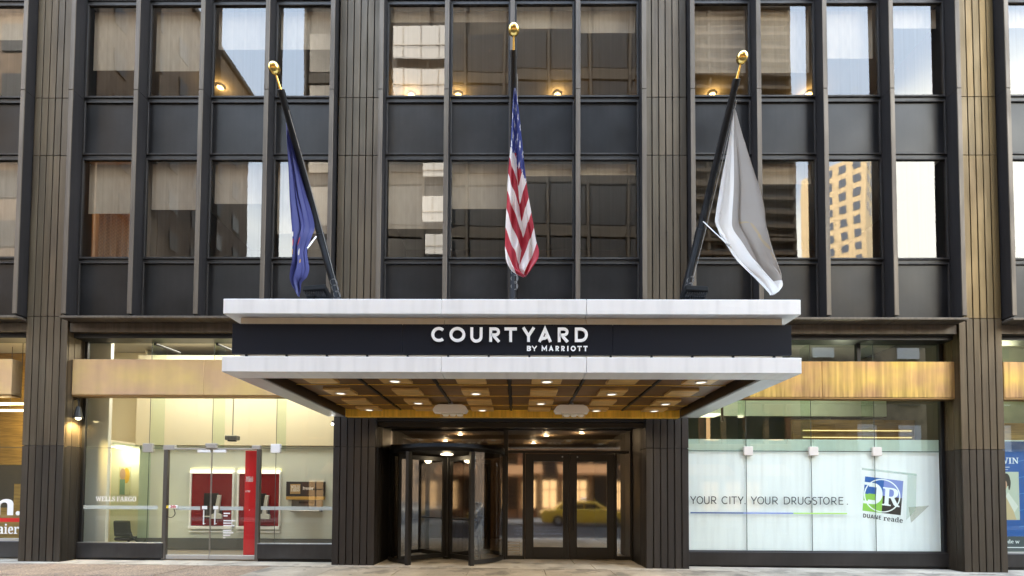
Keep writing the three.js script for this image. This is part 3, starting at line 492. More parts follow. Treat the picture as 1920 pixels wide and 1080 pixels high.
{ // white flag, shade on its right fold painted grey in the print
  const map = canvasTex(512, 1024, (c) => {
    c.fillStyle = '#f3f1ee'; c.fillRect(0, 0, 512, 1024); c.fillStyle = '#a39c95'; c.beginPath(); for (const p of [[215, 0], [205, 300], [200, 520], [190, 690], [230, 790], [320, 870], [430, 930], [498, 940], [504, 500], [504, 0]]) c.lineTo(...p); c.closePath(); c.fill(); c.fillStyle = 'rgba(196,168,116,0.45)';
    for (const [x, y, w, h, a] of [[330, 470, 90, 14, 0.6], [390, 540, 90, 20, 1.2], [420, 620, 80, 18, 1.0], [446, 700, 70, 16, 1.3], [400, 580, 24, 24, 0]]) { c.beginPath(); c.ellipse(x, y, w / 2, h / 2, a, 0, 7); c.fill(); }
  });
  const l = [[3.218, 7.427, 4.6], [3.238, 7.263, 4.437], [3.256, 7.061, 4.251], [3.263, 6.843, 4.065], [3.267, 6.61, 3.879], [3.269, 6.361, 3.693], [3.286, 6.231, 3.6], [3.35, 5.83, 3.85], [3.439, 5.493, 4.0], [3.529, 5.274, 4.1], [3.689, 5.06, 4.2], [3.843, 4.851, 4.3], [3.924, 4.768, 4.3]];
  const r = [[3.242, 7.427, 4.6], [3.324, 7.164, 4.57], [3.448, 6.862, 4.535], [3.565, 6.558, 4.5], [3.674, 6.251, 4.465], [3.776, 5.943, 4.43], [3.823, 5.788, 4.413], [3.898, 5.554, 4.387], [3.973, 5.32, 4.361], [4.028, 5.163, 4.343], [4.084, 5.005, 4.326], [4.067, 4.847, 4.309], [3.973, 4.768, 4.3]];
  const mid = l.map((p, i) => [mix(p[0], r[i][0], 0.4 - 0.1 * i / 12), mix(p[1], r[i][1], 0.4), mix(p[2], r[i][2], 0.4) - 0.16 * Math.sin(Math.PI * Math.min(1, i / 9))]);
  const mid2 = l.map((p, i) => [mix(p[0], r[i][0], 0.62), mix(p[1], r[i][1], 0.62), mix(p[2], r[i][2], 0.6) - 0.02]);
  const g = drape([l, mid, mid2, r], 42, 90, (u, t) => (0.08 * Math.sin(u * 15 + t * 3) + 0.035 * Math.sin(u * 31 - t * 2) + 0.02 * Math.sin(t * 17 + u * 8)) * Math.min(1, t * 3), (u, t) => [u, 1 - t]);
  const t = thing('flag', 'white flag with shade printed in grey and a faint gold emblem, spread on the right pole', 'flag', [0, 0, 0], 'flags over the entrance');
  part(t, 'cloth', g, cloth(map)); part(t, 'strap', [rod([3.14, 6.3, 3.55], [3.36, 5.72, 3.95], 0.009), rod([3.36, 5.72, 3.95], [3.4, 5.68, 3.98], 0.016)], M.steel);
}
for (const [x, l, tip] of [[-3.53, 'black floodlight on the canopy beside the blue flag pole', 0.25], [3.1, 'black floodlight on the canopy at the foot of the white flag pole', -0.2]]) {
  const t = thing('floodlight', l, 'floodlight', [x, 4.553, 3.2], 'floodlights on the canopy roof');
  const hd = new RoundedBoxGeometry(0.4, 0.11, 0.3, 2, 0.02).rotateX(-0.35).rotateZ(tip * 0.3).translate(x, 5.2, 3.2);
  part(t, 'head', hd, M.matteBlack);
  const fins = []; for (let k = 0; k < 9; k++) fins.push(bx(x - 0.17 + k * 0.04, x - 0.155 + k * 0.04, 5.13, 5.17, 3.24, 3.36, 0.002)); part(t, 'cooling_fin', fins, M.black);
  part(t, 'bracket', [rod([x - 0.05, 4.56, 3.2], [x - 0.05, 5.15, 3.2], 0.025), rod([x - 0.05, 4.553, 3.2], [x - 0.05, 4.575, 3.2], 0.09)], M.blackMetal);
}

// ---------------------------------------------------------------- entrance: revolving door and double door
{
  const cx = -1.83, cz = -1.45, R = 1.5, y0 = -0.03;
  const t = thing('revolving_door', 'dark revolving door in a glass drum left of the double doors', 'door', [cx, y0, cz]);
  const open = Math.asin(0.76 / R), wrap = 1.4;                  // half angle of the opening
  const arcWall = (r, h, ya, a0, a1, n = 24) => { const g = new THREE.CylinderGeometry(r, r, h, n, 1, true, a0, a1 - a0); return g.translate(cx, ya + h / 2, cz); };
  const band = (r0, r1, ya, yb) => { const pts = [[r0, ya], [r1, ya], [r1, yb], [r0, yb], [r0, ya]].map((p) => new THREE.Vector2(...p)); return new THREE.LatheGeometry(pts, 56).translate(cx, 0, cz); };
  part(t, 'drum_canopy', band(0.05, R + 0.02, 2.71, 2.885), M.doorFrame);
  part(t, 'base_ring', [arcWall(R + 0.02, 0.1, 0, open, Math.PI - open), arcWall(R - 0.03, 0.1, 0, open, Math.PI - open), arcWall(R + 0.02, 0.1, 0, Math.PI + open, 2 * Math.PI - open), arcWall(R - 0.03, 0.1, 0, Math.PI + open, 2 * Math.PI - open)], M.doorFrame);
  for (const [a, b] of [[open, Math.PI - open], [Math.PI + open, 2 * Math.PI - open]]) part(t, 'curved_pane', arcWall(R, 2.6, 0.1, a, b), M.drumGlass);
  for (const a of [open, Math.PI - open, Math.PI + open, 2 * Math.PI - open, Math.PI / 2 - 0.02, -Math.PI / 2 + 0.02]) { const px = cx + R * Math.sin(a), pz = cz + R * Math.cos(a), g = bx(-0.05, 0.05, y0, 2.7, -0.06, 0.06, 0.006); g.rotateY(a); part(t, 'post', g.translate(px, 0, pz), M.doorFrame); }
  part(t, 'shaft', [cyl(0.06, 0.06, 2.7, 18).translate(cx, 1.32, cz), cyl(0.12, 0.12, 0.06, 18).translate(cx, 0.02, cz)], M.doorFrame);
  for (let k = 0; k < 4; k++) {
    const a = Math.PI / 4 + k * Math.PI / 2 + 0.06, wing = sub(t, 'wing'), tr = (g) => g.rotateY(-a + Math.PI / 2).translate(cx, 0, cz);
    part(wing, 'frame', [bx(0.07, 0.16, 0.02, 2.66, -0.025, 0.025), bx(1.37, 1.45, 0.02, 2.66, -0.025, 0.025), bx(0.16, 1.37, 0.02, 0.14, -0.025, 0.025), bx(0.16, 1.37, 2.55, 2.66, -0.025, 0.025)].map((g) => tr(g)), M.doorFrame);
    part(wing, 'pane', tr(sheet(0.15, 1.38, 0.13, 2.56, 0)), M.doorGlass);
    part(wing, 'push_bar', tr(bx(0.2, 1.33, 1.02, 1.05, 0.04, 0.06, 0.004)), M.blackMetal);
  }
  part(t, 'ceiling_light', cyl(0.16, 0.16, 0.02, 24).translate(cx + 0.05, 2.695, cz + 0.55), glow(1, 0.85, 0.6, 1.2));
  point([cx + 0.05, 2.6, cz + 0.55], [1, 0.8, 0.5], 0.15, 5);
}
{
  const z0 = -1.56, z1 = -1.48, t = thing('entrance_screen', 'black framed glass screen with transoms and sidelights around the doors', 'glass screen', [0, -0.03, -1.5]);
  part(t, 'mullion', bx(-0.345, -0.225, -0.03, 3.42, z0, z1 + 0.03), M.doorFrame);
  part(t, 'frame', [bx(-3.36, -0.345, 3.37, 3.42, z0, z1), bx(-0.225, 3.065, 3.40, 3.425, z0, z1), bx(-0.225, 3.0, 2.79, 2.86, z0, z1), bx(3.02, 3.07, -0.03, 3.4, z0, z1), bx(2.62, 2.67, -0.03, 2.79, z0, z1), bx(0.17, 0.23, -0.03, 2.79, z0, z1), bx(-0.225, 0.17, -0.03, 0.06, z0, z1), bx(2.67, 3.02, -0.03, 0.06, z0, z1), bx(-3.36, -0.345, 2.93, 3.0, z0, z1), bx(-3.36, -3.26, -0.03, 2.93, z0, z1)], M.doorFrame);
  part(t, 'transom_pane', sheet(-3.34, -0.34, 3.0, 3.38, -1.52, 0.004, 0.003), M.doorGlass); part(t, 'transom_pane', sheet(-0.23, 3.03, 2.86, 3.41, -1.52, -0.003, 0.002), M.doorGlass);
  part(t, 'sidelight_pane', sheet(-0.23, 0.18, 0.05, 2.8, -1.52, 0.004), M.doorGlass); part(t, 'sidelight_pane', sheet(2.66, 3.03, 0.05, 2.8, -1.52, -0.004), M.doorGlass);
}
{
  const t = thing('double_door', 'pair of black framed glass doors right of the revolving door', 'door', [1.42, -0.03, -1.5]);
  for (const [x0, x1, g0, g1, a] of [[0.24, 1.415, 0.46, 1.24, 0.006], [1.425, 2.61, 1.61, 2.41, -0.008]]) {
    const leaf = sub(t, 'door_leaf');
    part(leaf, 'frame', [bx(x0, g0, -0.02, 2.77, -1.55, -1.47), bx(g1, x1, -0.02, 2.77, -1.55, -1.47), bx(g0, g1, -0.02, 0.29, -1.55, -1.47), bx(g0, g1, 2.57, 2.77, -1.55, -1.47)], M.doorFrame);
    part(leaf, 'pane', sheet(g0 - 0.01, g1 + 0.01, 0.28, 2.58, -1.51, a, 0.002), M.doorGlass);
    const hx = x0 < 1 ? 1.33 : 1.52; part(leaf, 'handle', [rod([hx, 0.75, -1.41], [hx, 1.6, -1.41], 0.016), rod([hx, 0.8, -1.47], [hx, 0.8, -1.41], 0.012), rod([hx, 1.55, -1.47], [hx, 1.55, -1.41], 0.012)], M.blackMetal);
    const bxx = x0 < 1 ? 1.22 : 1.62; part(leaf, 'stud', new THREE.SphereGeometry(0.016, 10, 8).translate(bxx, 2.69, -1.467), M.letter);
  }
}
{ // slatted crate seen through the left sidelight
  const t = thing('slatted_bench', 'low wooden slatted bench inside the glass beside the double doors', 'bench', [-0.05, -0.035, -2.2]);
  for (let k = 0; k < 5; k++) part(t, 'slat', bx(-0.4, 0.12, 0.02 + k * 0.075, 0.075 + k * 0.075, -2.24, -2.21, 0.006), std({ color: rgb(0.42, 0.26, 0.1), roughness: 0.6, map: wood }));
  part(t, 'post', [bx(-0.4, -0.36, -0.035, 0.38, -2.3, -2.25), bx(0.08, 0.12, -0.035, 0.38, -2.3, -2.25)], M.dark);
}
for (const [x, y, z, l] of [[-1.7, 3.49, -3.2, 'small warm lobby light above the middle of the revolving door'], [0.9, 3.49, -3.4, 'small warm lobby light above the left leaf of the double door'], [1.9, 3.49, -2.8, 'small warm lobby light above the right leaf of the double door'], [-2.4, 3.49, -5.0, 'small warm lobby light deep behind the left of the revolving door'], [0.6, 3.49, -5.6, 'small warm lobby light deepest in, just right of the middle mullion']]) {
  const t = thing('lobby_light', l, 'light', [x, y, z], 'ceiling lights in the lobby');
  part(t, 'lens', cyl(0.09, 0.09, 0.02, 18).translate(x, y, z), glow(1, 0.72, 0.36, 0.7)); point([x, y - 0.08, z], [1, 0.72, 0.42], 0.7, 2);
}

// ---------------------------------------------------------------- shopfronts
const fontSans = await new FontLoader().loadAsync('fonts/droid/droid_sans_regular.typeface.json');
const fontBold = await new FontLoader().loadAsync('fonts/droid/droid_sans_bold.typeface.json');
const fontSerif = await new FontLoader().loadAsync('fonts/droid/droid_serif_bold.typeface.json');
const fontSerifR = await new FontLoader().loadAsync('fonts/droid/droid_serif_regular.typeface.json');
function words(parent, name, text, font, x0, x1, y0, h, z, mat) {   // text fitted from x0 to x1, cap height h
  const g = new TextGeometry(text, { font, size: 1, depth: 0.05, curveSegments: 5 }); g.computeBoundingBox();
  const b = g.boundingBox, s = h / 0.73; g.translate(-b.min.x, 0, 0).scale((x1 - x0) / (b.max.x - b.min.x), s, 0.06).translate(x0, y0, z);
  return part(parent, name, g, mat);
}
const bank = thing('bank_shopfront', 'tall glazed bank front with grey plinth left of the entrance', 'shopfront', [-7.6, 0, -0.5]);
const GZ = -0.5;
{
  const J = [-10.74, -9.14, -7.57, -5.97, -4.39];
  for (let i = 0; i < 4; i++) {
    part(bank, 'pane', sheet(J[i] + 0.004, J[i + 1] - 0.004, 2.795, 5.45, GZ, rr(-0.002, 0.002), rr(-0.001, 0.001)), M.shopGlass);
    if (i) { part(bank, 'joint', bx(J[i] - 0.005, J[i] + 0.005, 2.79, 5.45, GZ - 0.006, GZ + 0.006, 0.001), M.joint); part(bank, 'glass_rib', new THREE.PlaneGeometry(0.5, 2.68).rotateY(Math.PI / 2).translate(J[i], 4.12, GZ - 0.27), M.fin_glass); }
  }
  for (const [a, b] of [[-10.74, -9.14], [-9.14, -8.74], [-6.34, -5.97], [-5.97, -4.39]]) part(bank, 'pane', sheet(a + 0.004, b - 0.004, 0.44, 2.78, GZ, rr(-0.002, 0.002)), M.shopGlass);
  for (const x of [-9.14, -5.97]) part(bank, 'joint', bx(x - 0.005, x + 0.005, 0.44, 2.78, GZ - 0.006, GZ + 0.006, 0.001), M.joint);
  part(bank, 'joint', bx(-10.74, -8.74, 2.782, 2.793, GZ - 0.006, GZ + 0.006, 0.001), M.joint); part(bank, 'joint', bx(-6.34, -4.39, 2.782, 2.793, GZ - 0.006, GZ + 0.006, 0.001), M.joint);
  part(bank, 'edge_frame', bx(-10.82, -10.745, 0.44, 5.45, GZ - 0.04, GZ + 0.03), M.black);
  for (const [x0, x1] of [[-10.83, -8.69], [-6.36, -4.38]]) { part(bank, 'plinth', bx(x0, x1, 0.07, 0.435, -0.56, -0.43, 0.01), M.plinth); part(bank, 'plinth_gap', bx(x0 + 0.01, x1 - 0.01, -0.2, 0.068, -0.56, -0.46), M.gap); part(bank, 'sill', bx(x0, x1, 0.437, 0.452, -0.56, -0.44, 0.004), M.steel); }
  for (const x of [-9.165, -5.975]) part(bank, 'patch_fitting', bx(x - 0.12, x + 0.12, 2.68, 2.9, GZ - 0.05, GZ + 0.04, 0.008), x < -9 ? M.rail : M.letter);
  for (const [a, b] of [[-10.74, -8.88], [-6.32, -4.4]]) part(bank, 'privacy_strip', bx(a, b, 1.265, 1.355, GZ + 0.003, GZ + 0.005, 0.0005), M.strip);
  words(bank, 'lettering', 'WELLS FARGO', fontSerif, -10.44, -9.43, 1.46, 0.085, GZ + 0.004, M.letter);
}
{ // bank doors
  const t = thing('bank_door', 'pair of frameless glass bank doors with a steel bottom rail', 'door', [-7.57, 0, GZ]);
  part(t, 'post', bx(-8.74, -8.645, 0.03, 2.77, GZ - 0.05, GZ + 0.05), M.steelDark); part(t, 'post', bx(-6.43, -6.345, 0.03, 2.77, GZ - 0.05, GZ + 0.05), M.steelDark);
  part(t, 'header', bx(-8.645, -6.43, 2.755, 2.79, GZ - 0.04, GZ + 0.03), M.rail);
  for (const [x0, x1, hx] of [[-8.64, -7.575, -7.72], [-7.565, -6.435, -7.44]]) {
    const leaf = sub(t, 'door_leaf');
    part(leaf, 'pane', sheet(x0, x1, 0.15, 2.75, GZ, rr(-0.006, 0.006)), M.shopGlass);
    part(leaf, 'rail', bx(x0, x1, 0.045, 0.15, GZ - 0.03, GZ + 0.03, 0.006), M.rail);
    part(leaf, 'edge', bx(hx < -7.6 ? x1 - 0.012 : x0, hx < -7.6 ? x1 : x0 + 0.012, 0.15, 2.75, GZ - 0.008, GZ + 0.008, 0.002), M.steel);
    part(leaf, 'handle', [rod([hx + 0.02, 0.9, GZ + 0.06], [hx + 0.02, 1.26, GZ + 0.06], 0.013), rod([hx + 0.02, 0.92, GZ], [hx + 0.02, 0.92, GZ + 0.06], 0.01)], M.letter);
    part(leaf, 'sticker', bx(hx - 0.06, hx + 0.07, 1.275, 1.355, GZ + 0.006, GZ + 0.009, 0.001), M.letter);
    if (hx < -7.6) part(leaf, 'privacy_strip', bx(x0 + 0.2, x1 - 0.25, 1.255, 1.345, GZ + 0.003, GZ + 0.005, 0.0005), M.strip); else part(leaf, 'privacy_strip', bx(x0 + 0.23, x1 - 0.32, 1.255, 1.345, GZ + 0.003, GZ + 0.005, 0.0005), M.strip);
    part(leaf, 'patch_fitting', bx(hx < -7.6 ? -7.92 : -7.53, hx < -7.6 ? -7.6 : -7.2, 2.68, 2.75, GZ - 0.03, GZ + 0.03, 0.006), M.letter);
  }
  const lines = []; for (let k = 0; k < 11; k++) if (k !== 2 && k !== 6) lines.push(bx(-7.24, -7.24 + [0.16, 0.1, 0, 0.3, 0.22, 0.28, 0, 0.2, 0.25, 0.18, 0.06][k], 1.16 - k * 0.06, 1.19 - k * 0.06, GZ + 0.002, GZ + 0.004, 0.0005)); part(t, 'door_notice', lines, M.letter, 'small white lines of opening hours on the door');
  part(t, 'patch_fitting', [bx(-8.76, -8.48, 2.74, 2.86, GZ - 0.05, GZ + 0.055, 0.008), bx(-7.71, -7.44, 2.79, 2.91, GZ - 0.05, GZ + 0.055, 0.008), bx(-6.55, -6.35, 2.76, 2.86, GZ - 0.05, GZ + 0.055, 0.008)], M.rail);
}
{ // red panel
  const t = thing('red_banner', 'tall narrow red panel with small white lettering beside the bank doors', 'banner', [-6.65, 0.14, -0.6]);
  part(t, 'panel', bx(-6.79, -6.51, 0.14, 2.74, -0.63, -0.6, 0.004), std({ color: rgb(0.62, 0.005, 0.012), roughness: 0.4 }));
  words(t, 'lettering', 'WELLS', fontSerif, -6.76, -6.58, 2.03, 0.045, -0.599, M.letter); words(t, 'lettering', 'FARGO', fontSerif, -6.76, -6.58, 1.965, 0.045, -0.599, M.letter);
  words(t, 'lettering', 'ATM', fontSans, -6.77, -6.65, 1.7, 0.035, -0.599, M.letter);
  words(t, 'lettering', '*', fontBold, -6.67, -6.64, 1.23, 0.03, -0.599, M.letter);
}
{ // bank interior
  const cr = std({ color: rgb(0.75, 0.67, 0.5), roughness: 0.6 }), gy = std({ color: rgb(0.62, 0.65, 0.6), roughness: 0.6 }), fl = std({ color: rgb(0.26, 0.22, 0.18), roughness: 0.35 });
  part(hotel, 'bank_wall', [bx(-10.88, -4.34, -0.3, 3.04, -2.7, -2.5)], gy);
  part(hotel, 'bank_bulkhead', bx(-10.95, -4.34, 3.05, 5.66, -2.7, -2.42), cr);
  part(hotel, 'bank_wall', [bx(-12.26, -10.6, 0, 5.89, -1.12, -1.02)], std({ color: rgb(0.6, 0.58, 0.52), roughness: 0.6 }));
  part(hotel, 'bank_wall', [bx(-12.26, -10.9, -0.3, 5.89, -3.1, -3.0), bx(-12.26, -12.2, -0.3, 5.89, -3.0, -1.13), bx(-10.96, -10.9, -0.3, 5.89, -3.0, -2.71)], cr);
  part(hotel, 'bank_ceiling', bx(-12.2, -10.961, 3.0, 3.1, -2.99, -1.13), cr);
  part(hotel, 'bank_skirting', bx(-10.88, -4.34, 0.06, 0.39, -2.498, -2.47), std({ color: rgb(0.1, 0.105, 0.1), roughness: 0.4 }));
  part(hotel, 'bank_floor', bx(-12.2, -4.34, -0.3, 0.05, -3.69, -0.57), fl);
  part(hotel, 'glass_partition', sheet(0, 1.4, 0.05, 3.0, 0).rotateY(Math.PI / 2).translate(-10.55, 0, -1.1), M.fin_glass);
  const t = thing('bank_light', 'lit ceiling panel over the bank window', 'light', [-7.6, 5.86, -1.5], 'ceiling panels in the bank');
  part(t, 'diffuser', bx(-10.4, -4.8, 5.855, 5.885, -1.95, -1.05), glow(1, 0.84, 0.55, 0.6)); area([-7.6, 5.84, -1.5], [-7.6, 0, -1.55], 5.6, 0.9, [1, 0.95, 0.86], 4.5);
  const c = thing('corridor_light', 'round lit ceiling light over the chair inside the bank', 'light', [-11.5, 2.98, -2.6]);
  part(c, 'lens', cyl(0.14, 0.14, 0.03, 20).translate(-11.5, 2.985, -2.6), glow(1, 0.86, 0.55, 2)); point([-11.5, 2.85, -2.6], [1, 0.95, 0.86], 0.7, 6);
}
{ // cash machines
  const red = std({ color: rgb(0.2, 0.009, 0.012), roughness: 0.25 }), grey = std({ color: rgb(0.55, 0.54, 0.5), roughness: 0.5 });
  const make = (x0, x1, label) => {
    const t = thing('cash_machine', label, 'cash machine', [(x0 + x1) / 2, 0.6, -2.5], 'red cash machines in the bank wall');
    part(t, 'surround', [bx(x0 - 0.06, x0 - 0.01, 0.7, 2.3, -2.5, -2.42), bx(x1 + 0.01, x1 + 0.04, 0.7, 2.3, -2.5, -2.42), bx(x0 - 0.06, x1 + 0.04, 0.66, 0.74, -2.5, -2.4), bx(x0 - 0.06, x1 + 0.04, 0.56, 0.6, -2.5, -2.44)], M.letter);
    part(t, 'red_panel', bx(x0, x1, 0.75, 2.24, -2.5, -2.44), red);
    part(t, 'light_box', bx(x0 - 0.05, x1 + 0.03, 2.25, 2.33, -2.5, -2.41), glow(1, 0.93, 0.75, 0.42)); part(t, 'light_strip', bx(x0 - 0.05, x1 + 0.03, 2.34, 2.395, -2.5, -2.43), glow(1, 0.82, 0.1, 0.3));
    part(t, 'screen', bx(x0 + 0.38, x0 + 0.78, 1.3, 1.68, -2.44, -2.4), M.black);
    part(t, 'recess', bx(x0 + 0.36, x0 + 0.9, 0.96, 1.28, -2.44, -2.41), M.dark);
    const s = new THREE.Shape([[0, 0], [0.3, 0], [0.3, 0.1], [0.2, 0.14], [0.26, 0.66], [0.18, 0.66], [0.1, 0.14], [0, 0.1]].map((p) => new THREE.Vector2(...p)));
    part(t, 'card_slot_panel', new THREE.ExtrudeGeometry(s, { depth: 0.05, bevelEnabled: true, bevelSize: 0.008, bevelThickness: 0.008 }).translate(x0 + 0.62, 0.96, -2.4), grey);
    part(t, 'keypad', bx(x0 + 0.4, x0 + 0.62, 1.0, 1.03, -2.42, -2.33), grey);
    return t;
  };
  make(-9.3, -8.14, 'red cash machine panel with yellow light strip, seen through the left bank door'); make(-7.93, -6.79, 'red cash machine panel half hidden behind the narrow red banner');
  const d = thing('deposit_machine', 'grey cash machine under the dark wall sign in the bank', 'cash machine', [-6.0, 1.15, -2.5]);
  part(d, 'housing', bx(-6.42, -5.55, 1.16, 1.5, -2.5, -2.42, 0.01), M.steelDark); part(d, 'slot', [bx(-6.2, -5.78, 1.4, 1.46, -2.42, -2.41), bx(-6.38, -5.6, 1.2, 1.26, -2.42, -2.38)], M.black); part(d, 'tray', bx(-6.4, -5.57, 1.17, 1.2, -2.42, -2.3, 0.005), M.steel);
  const g = thing('wall_sign', 'black and tan wall sign with square tan emblem above the grey machine', 'sign', [-6.02, 1.5, -2.4]);
  part(g, 'board', bx(-6.57, -5.48, 1.6, 2.02, -2.5, -2.4, 0.006), std({ color: rgb(0.03, 0.026, 0.03), roughness: 0.4 })); part(g, 'base_band', bx(-6.57, -5.48, 1.505, 1.598, -2.5, -2.4, 0.006), std({ color: rgb(0.5, 0.3, 0.08), roughness: 0.4 }));
  part(g, 'emblem', bx(-6.45, -6.16, 1.67, 1.95, -2.4, -2.395, 0.001), std({ color: rgb(0.5, 0.32, 0.14), roughness: 0.5 }));
  words(g, 'lettering', 'WELLS', fontSerif, -6.43, -6.18, 1.83, 0.06, -2.394, M.letter); words(g, 'lettering', 'FARGO', fontSerif, -6.43, -6.18, 1.74, 0.06, -2.394, M.letter); words(g, 'lettering', 'Premier', fontSerif, -6.09, -5.79, 1.79, 0.06, -2.399, M.letter);
}
{ // chair and wall picture inside the bank
  const t = thing('office_chair', 'dark upholstered chair in the corner of the bank', 'chair', [-11.15, 0.05, -2.2]), m = std({ color: rgb(0.03, 0.03, 0.032), roughness: 0.8 });
  part(t, 'backrest', new RoundedBoxGeometry(0.46, 0.46, 0.1, 4, 0.05).rotateX(0.12).translate(-11.2, 0.66, -2.35), m); part(t, 'seat', new RoundedBoxGeometry(0.5, 0.1, 0.48, 3, 0.04).translate(-11.2, 0.36, -2.6), m);
  part(t, 'base', [rod([-11.2, 0.12, -2.6], [-11.2, 0.36, -2.6], 0.03), ...[0, 1, 2, 3, 4].map((k) => rod([-11.2, 0.14, -2.6], [-11.2 + 0.28 * Math.cos(k * 1.257), 0.08, -2.6 + 0.28 * Math.sin(k * 1.257)], 0.02))], M.blackMetal);
  part(t, 'armrest', tube([[-10.98, 0.6, -2.36], [-10.92, 0.42, -2.38], [-10.8, 0.3, -2.4], [-10.62, 0.27, -2.4], [-10.55, 0.34, -2.4]], 0.022), m);
  const p = thing('wall_picture', 'orange, yellow and green picture panel on the wall above the chair', 'picture', [-11.65, 1.75, -3.0]);
  part(p, 'panel', bx(-11.84, -11.5, 1.62, 2.45, -3.0, -2.97, 0.003), std({ roughness: 0.6, map: canvasTex(128, 256, (c) => { c.fillStyle = '#cfc4a0'; c.fillRect(0, 0, 128, 256); c.fillStyle = '#d9a21e'; c.beginPath(); c.ellipse(88, 70, 36, 62, 0, 0, 7); c.fill(); c.fillStyle = '#b98a72'; c.beginPath(); c.ellipse(44, 60, 32, 48, 0, 0, 7); c.fill(); c.fillStyle = '#6f8a78'; c.fillRect(14, 100, 60, 150); }) }));
  p.children[0].geometry.setAttribute('uv', new THREE.Float32BufferAttribute(Array.from({ length: p.children[0].geometry.attributes.position.count }, (_, i) => { const a = p.children[0].geometry.attributes.position; return [(a.getX(i) + 0.19) / 0.34, (a.getY(i) + 0.25) / 0.95]; }).flat(), 2));
  const b = thing('bag_on_floor', 'orange topped dark bag beside the chair in the bank', 'bag', [-11.5, 0.05, -2.0]);
  part(b, 'body', new RoundedBoxGeometry(0.24, 0.62, 0.2, 3, 0.04).translate(-11.42, 0.37, -1.75), std({ color: rgb(0.05, 0.045, 0.04), roughness: 0.8 })); part(b, 'flap', new RoundedBoxGeometry(0.22, 0.22, 0.19, 3, 0.04).translate(-11.42, 0.79, -1.75), std({ color: rgb(0.5, 0.13, 0.04), roughness: 0.7 }));
}
{ // card holder with a cord on the bank door post
  const t = thing('door_tag', 'small white and red tag with a dark cord on the bank door post', 'tag', [-8.6, 1.3, GZ + 0.05]);
  part(t, 'card', [bx(-8.58, -8.36, 1.29, 1.37, GZ + 0.04, GZ + 0.055, 0.006)], M.letter); part(t, 'yellow_end', bx(-8.64, -8.585, 1.295, 1.365, GZ + 0.04, GZ + 0.055, 0.006), std({ color: rgb(0.8, 0.6, 0.05), roughness: 0.5 }));
  words(t, 'lettering', '24h', fontBold, -8.53, -8.4, 1.305, 0.05, GZ + 0.056, std({ color: rgb(0.6, 0.02, 0.02) })); part(t, 'cord', tube([[-8.45, 1.29, GZ + 0.05], [-8.42, 1.15, GZ + 0.05], [-8.5, 1.07, GZ + 0.05], [-8.62, 1.09, GZ + 0.05]], 0.009), M.black);
}
{ // wall lantern at the left pier
  const t = thing('wall_lamp', 'lit dark wall lamp on the side of the left pier', 'wall lamp', [-10.83, 3.5, -0.3]);
  part(t, 'shade', [new THREE.CylinderGeometry(0.06, 0.105, 0.22, 18, 1, true).translate(-10.72, 3.6, -0.24), cyl(0.045, 0.06, 0.06, 16).translate(-10.72, 3.74, -0.24)], M.blackMetal);
  part(t, 'arm', tube([[-10.84, 3.95, -0.26], [-10.74, 3.97, -0.24], [-10.72, 3.88, -0.24], [-10.72, 3.75, -0.24]], 0.014), M.blackMetal); part(t, 'bulb', new THREE.SphereGeometry(0.06, 14, 10).translate(-10.72, 3.5, -0.24), glow(1, 0.8, 0.4, 3));
  spot([-10.72, 3.46, -0.24], [-10.76, 2.2, -0.24], [1, 0.72, 0.3], 6, 1.15, 0.7, 3);
}
{ // small fittings
  const t = thing('door_sensor', 'small grey sensor box hanging on a rod above the bank doors', 'sensor', [-7.2, 3.0, -0.75]);
  part(t, 'box', bx(-7.36, -7.05, 3.02, 3.13, -0.82, -0.66, 0.012), M.steelDark); part(t, 'rod', rod([-7.2, 3.13, -0.74], [-7.2, 5.6, -0.74], 0.012), M.rail); part(t, 'lens', bx(-7.3, -7.12, 2.985, 3.018, -0.8, -0.68, 0.008), M.black);
  const l = thing('corner_lamp', 'tiny white lamp on the left corner of the pier beside the bank', 'lamp', [-4.4, 3.34, -0.02]);
  part(l, 'body', bx(-4.42, -4.375, 3.35, 3.42, -0.08, 0.0, 0.008), M.steelDark); part(l, 'lens', new THREE.SphereGeometry(0.03, 12, 8).translate(-4.4, 3.34, -0.02), glow(1, 0.97, 0.9, 4));
  for (const x of [-9.14, -7.57, -5.97]) part(bank, 'glass_arm', rod([x + 0.02, 5.42, -0.56], [x + 0.16, 5.4, -1.3], 0.03), M.black);
  const h = thing('hanging_bracket', 'short black bar hanging behind the upper left drugstore glass', 'bracket', [5.35, 3.6, -1.2]); part(h, 'bar', bx(5.33, 5.39, 3.62, 4.3, -1.22, -1.18, 0.008), M.black); part(h, 'rod', rod([5.36, 4.3, -1.2], [5.36, 5.88, -1.2], 0.012), M.steelDark);
}
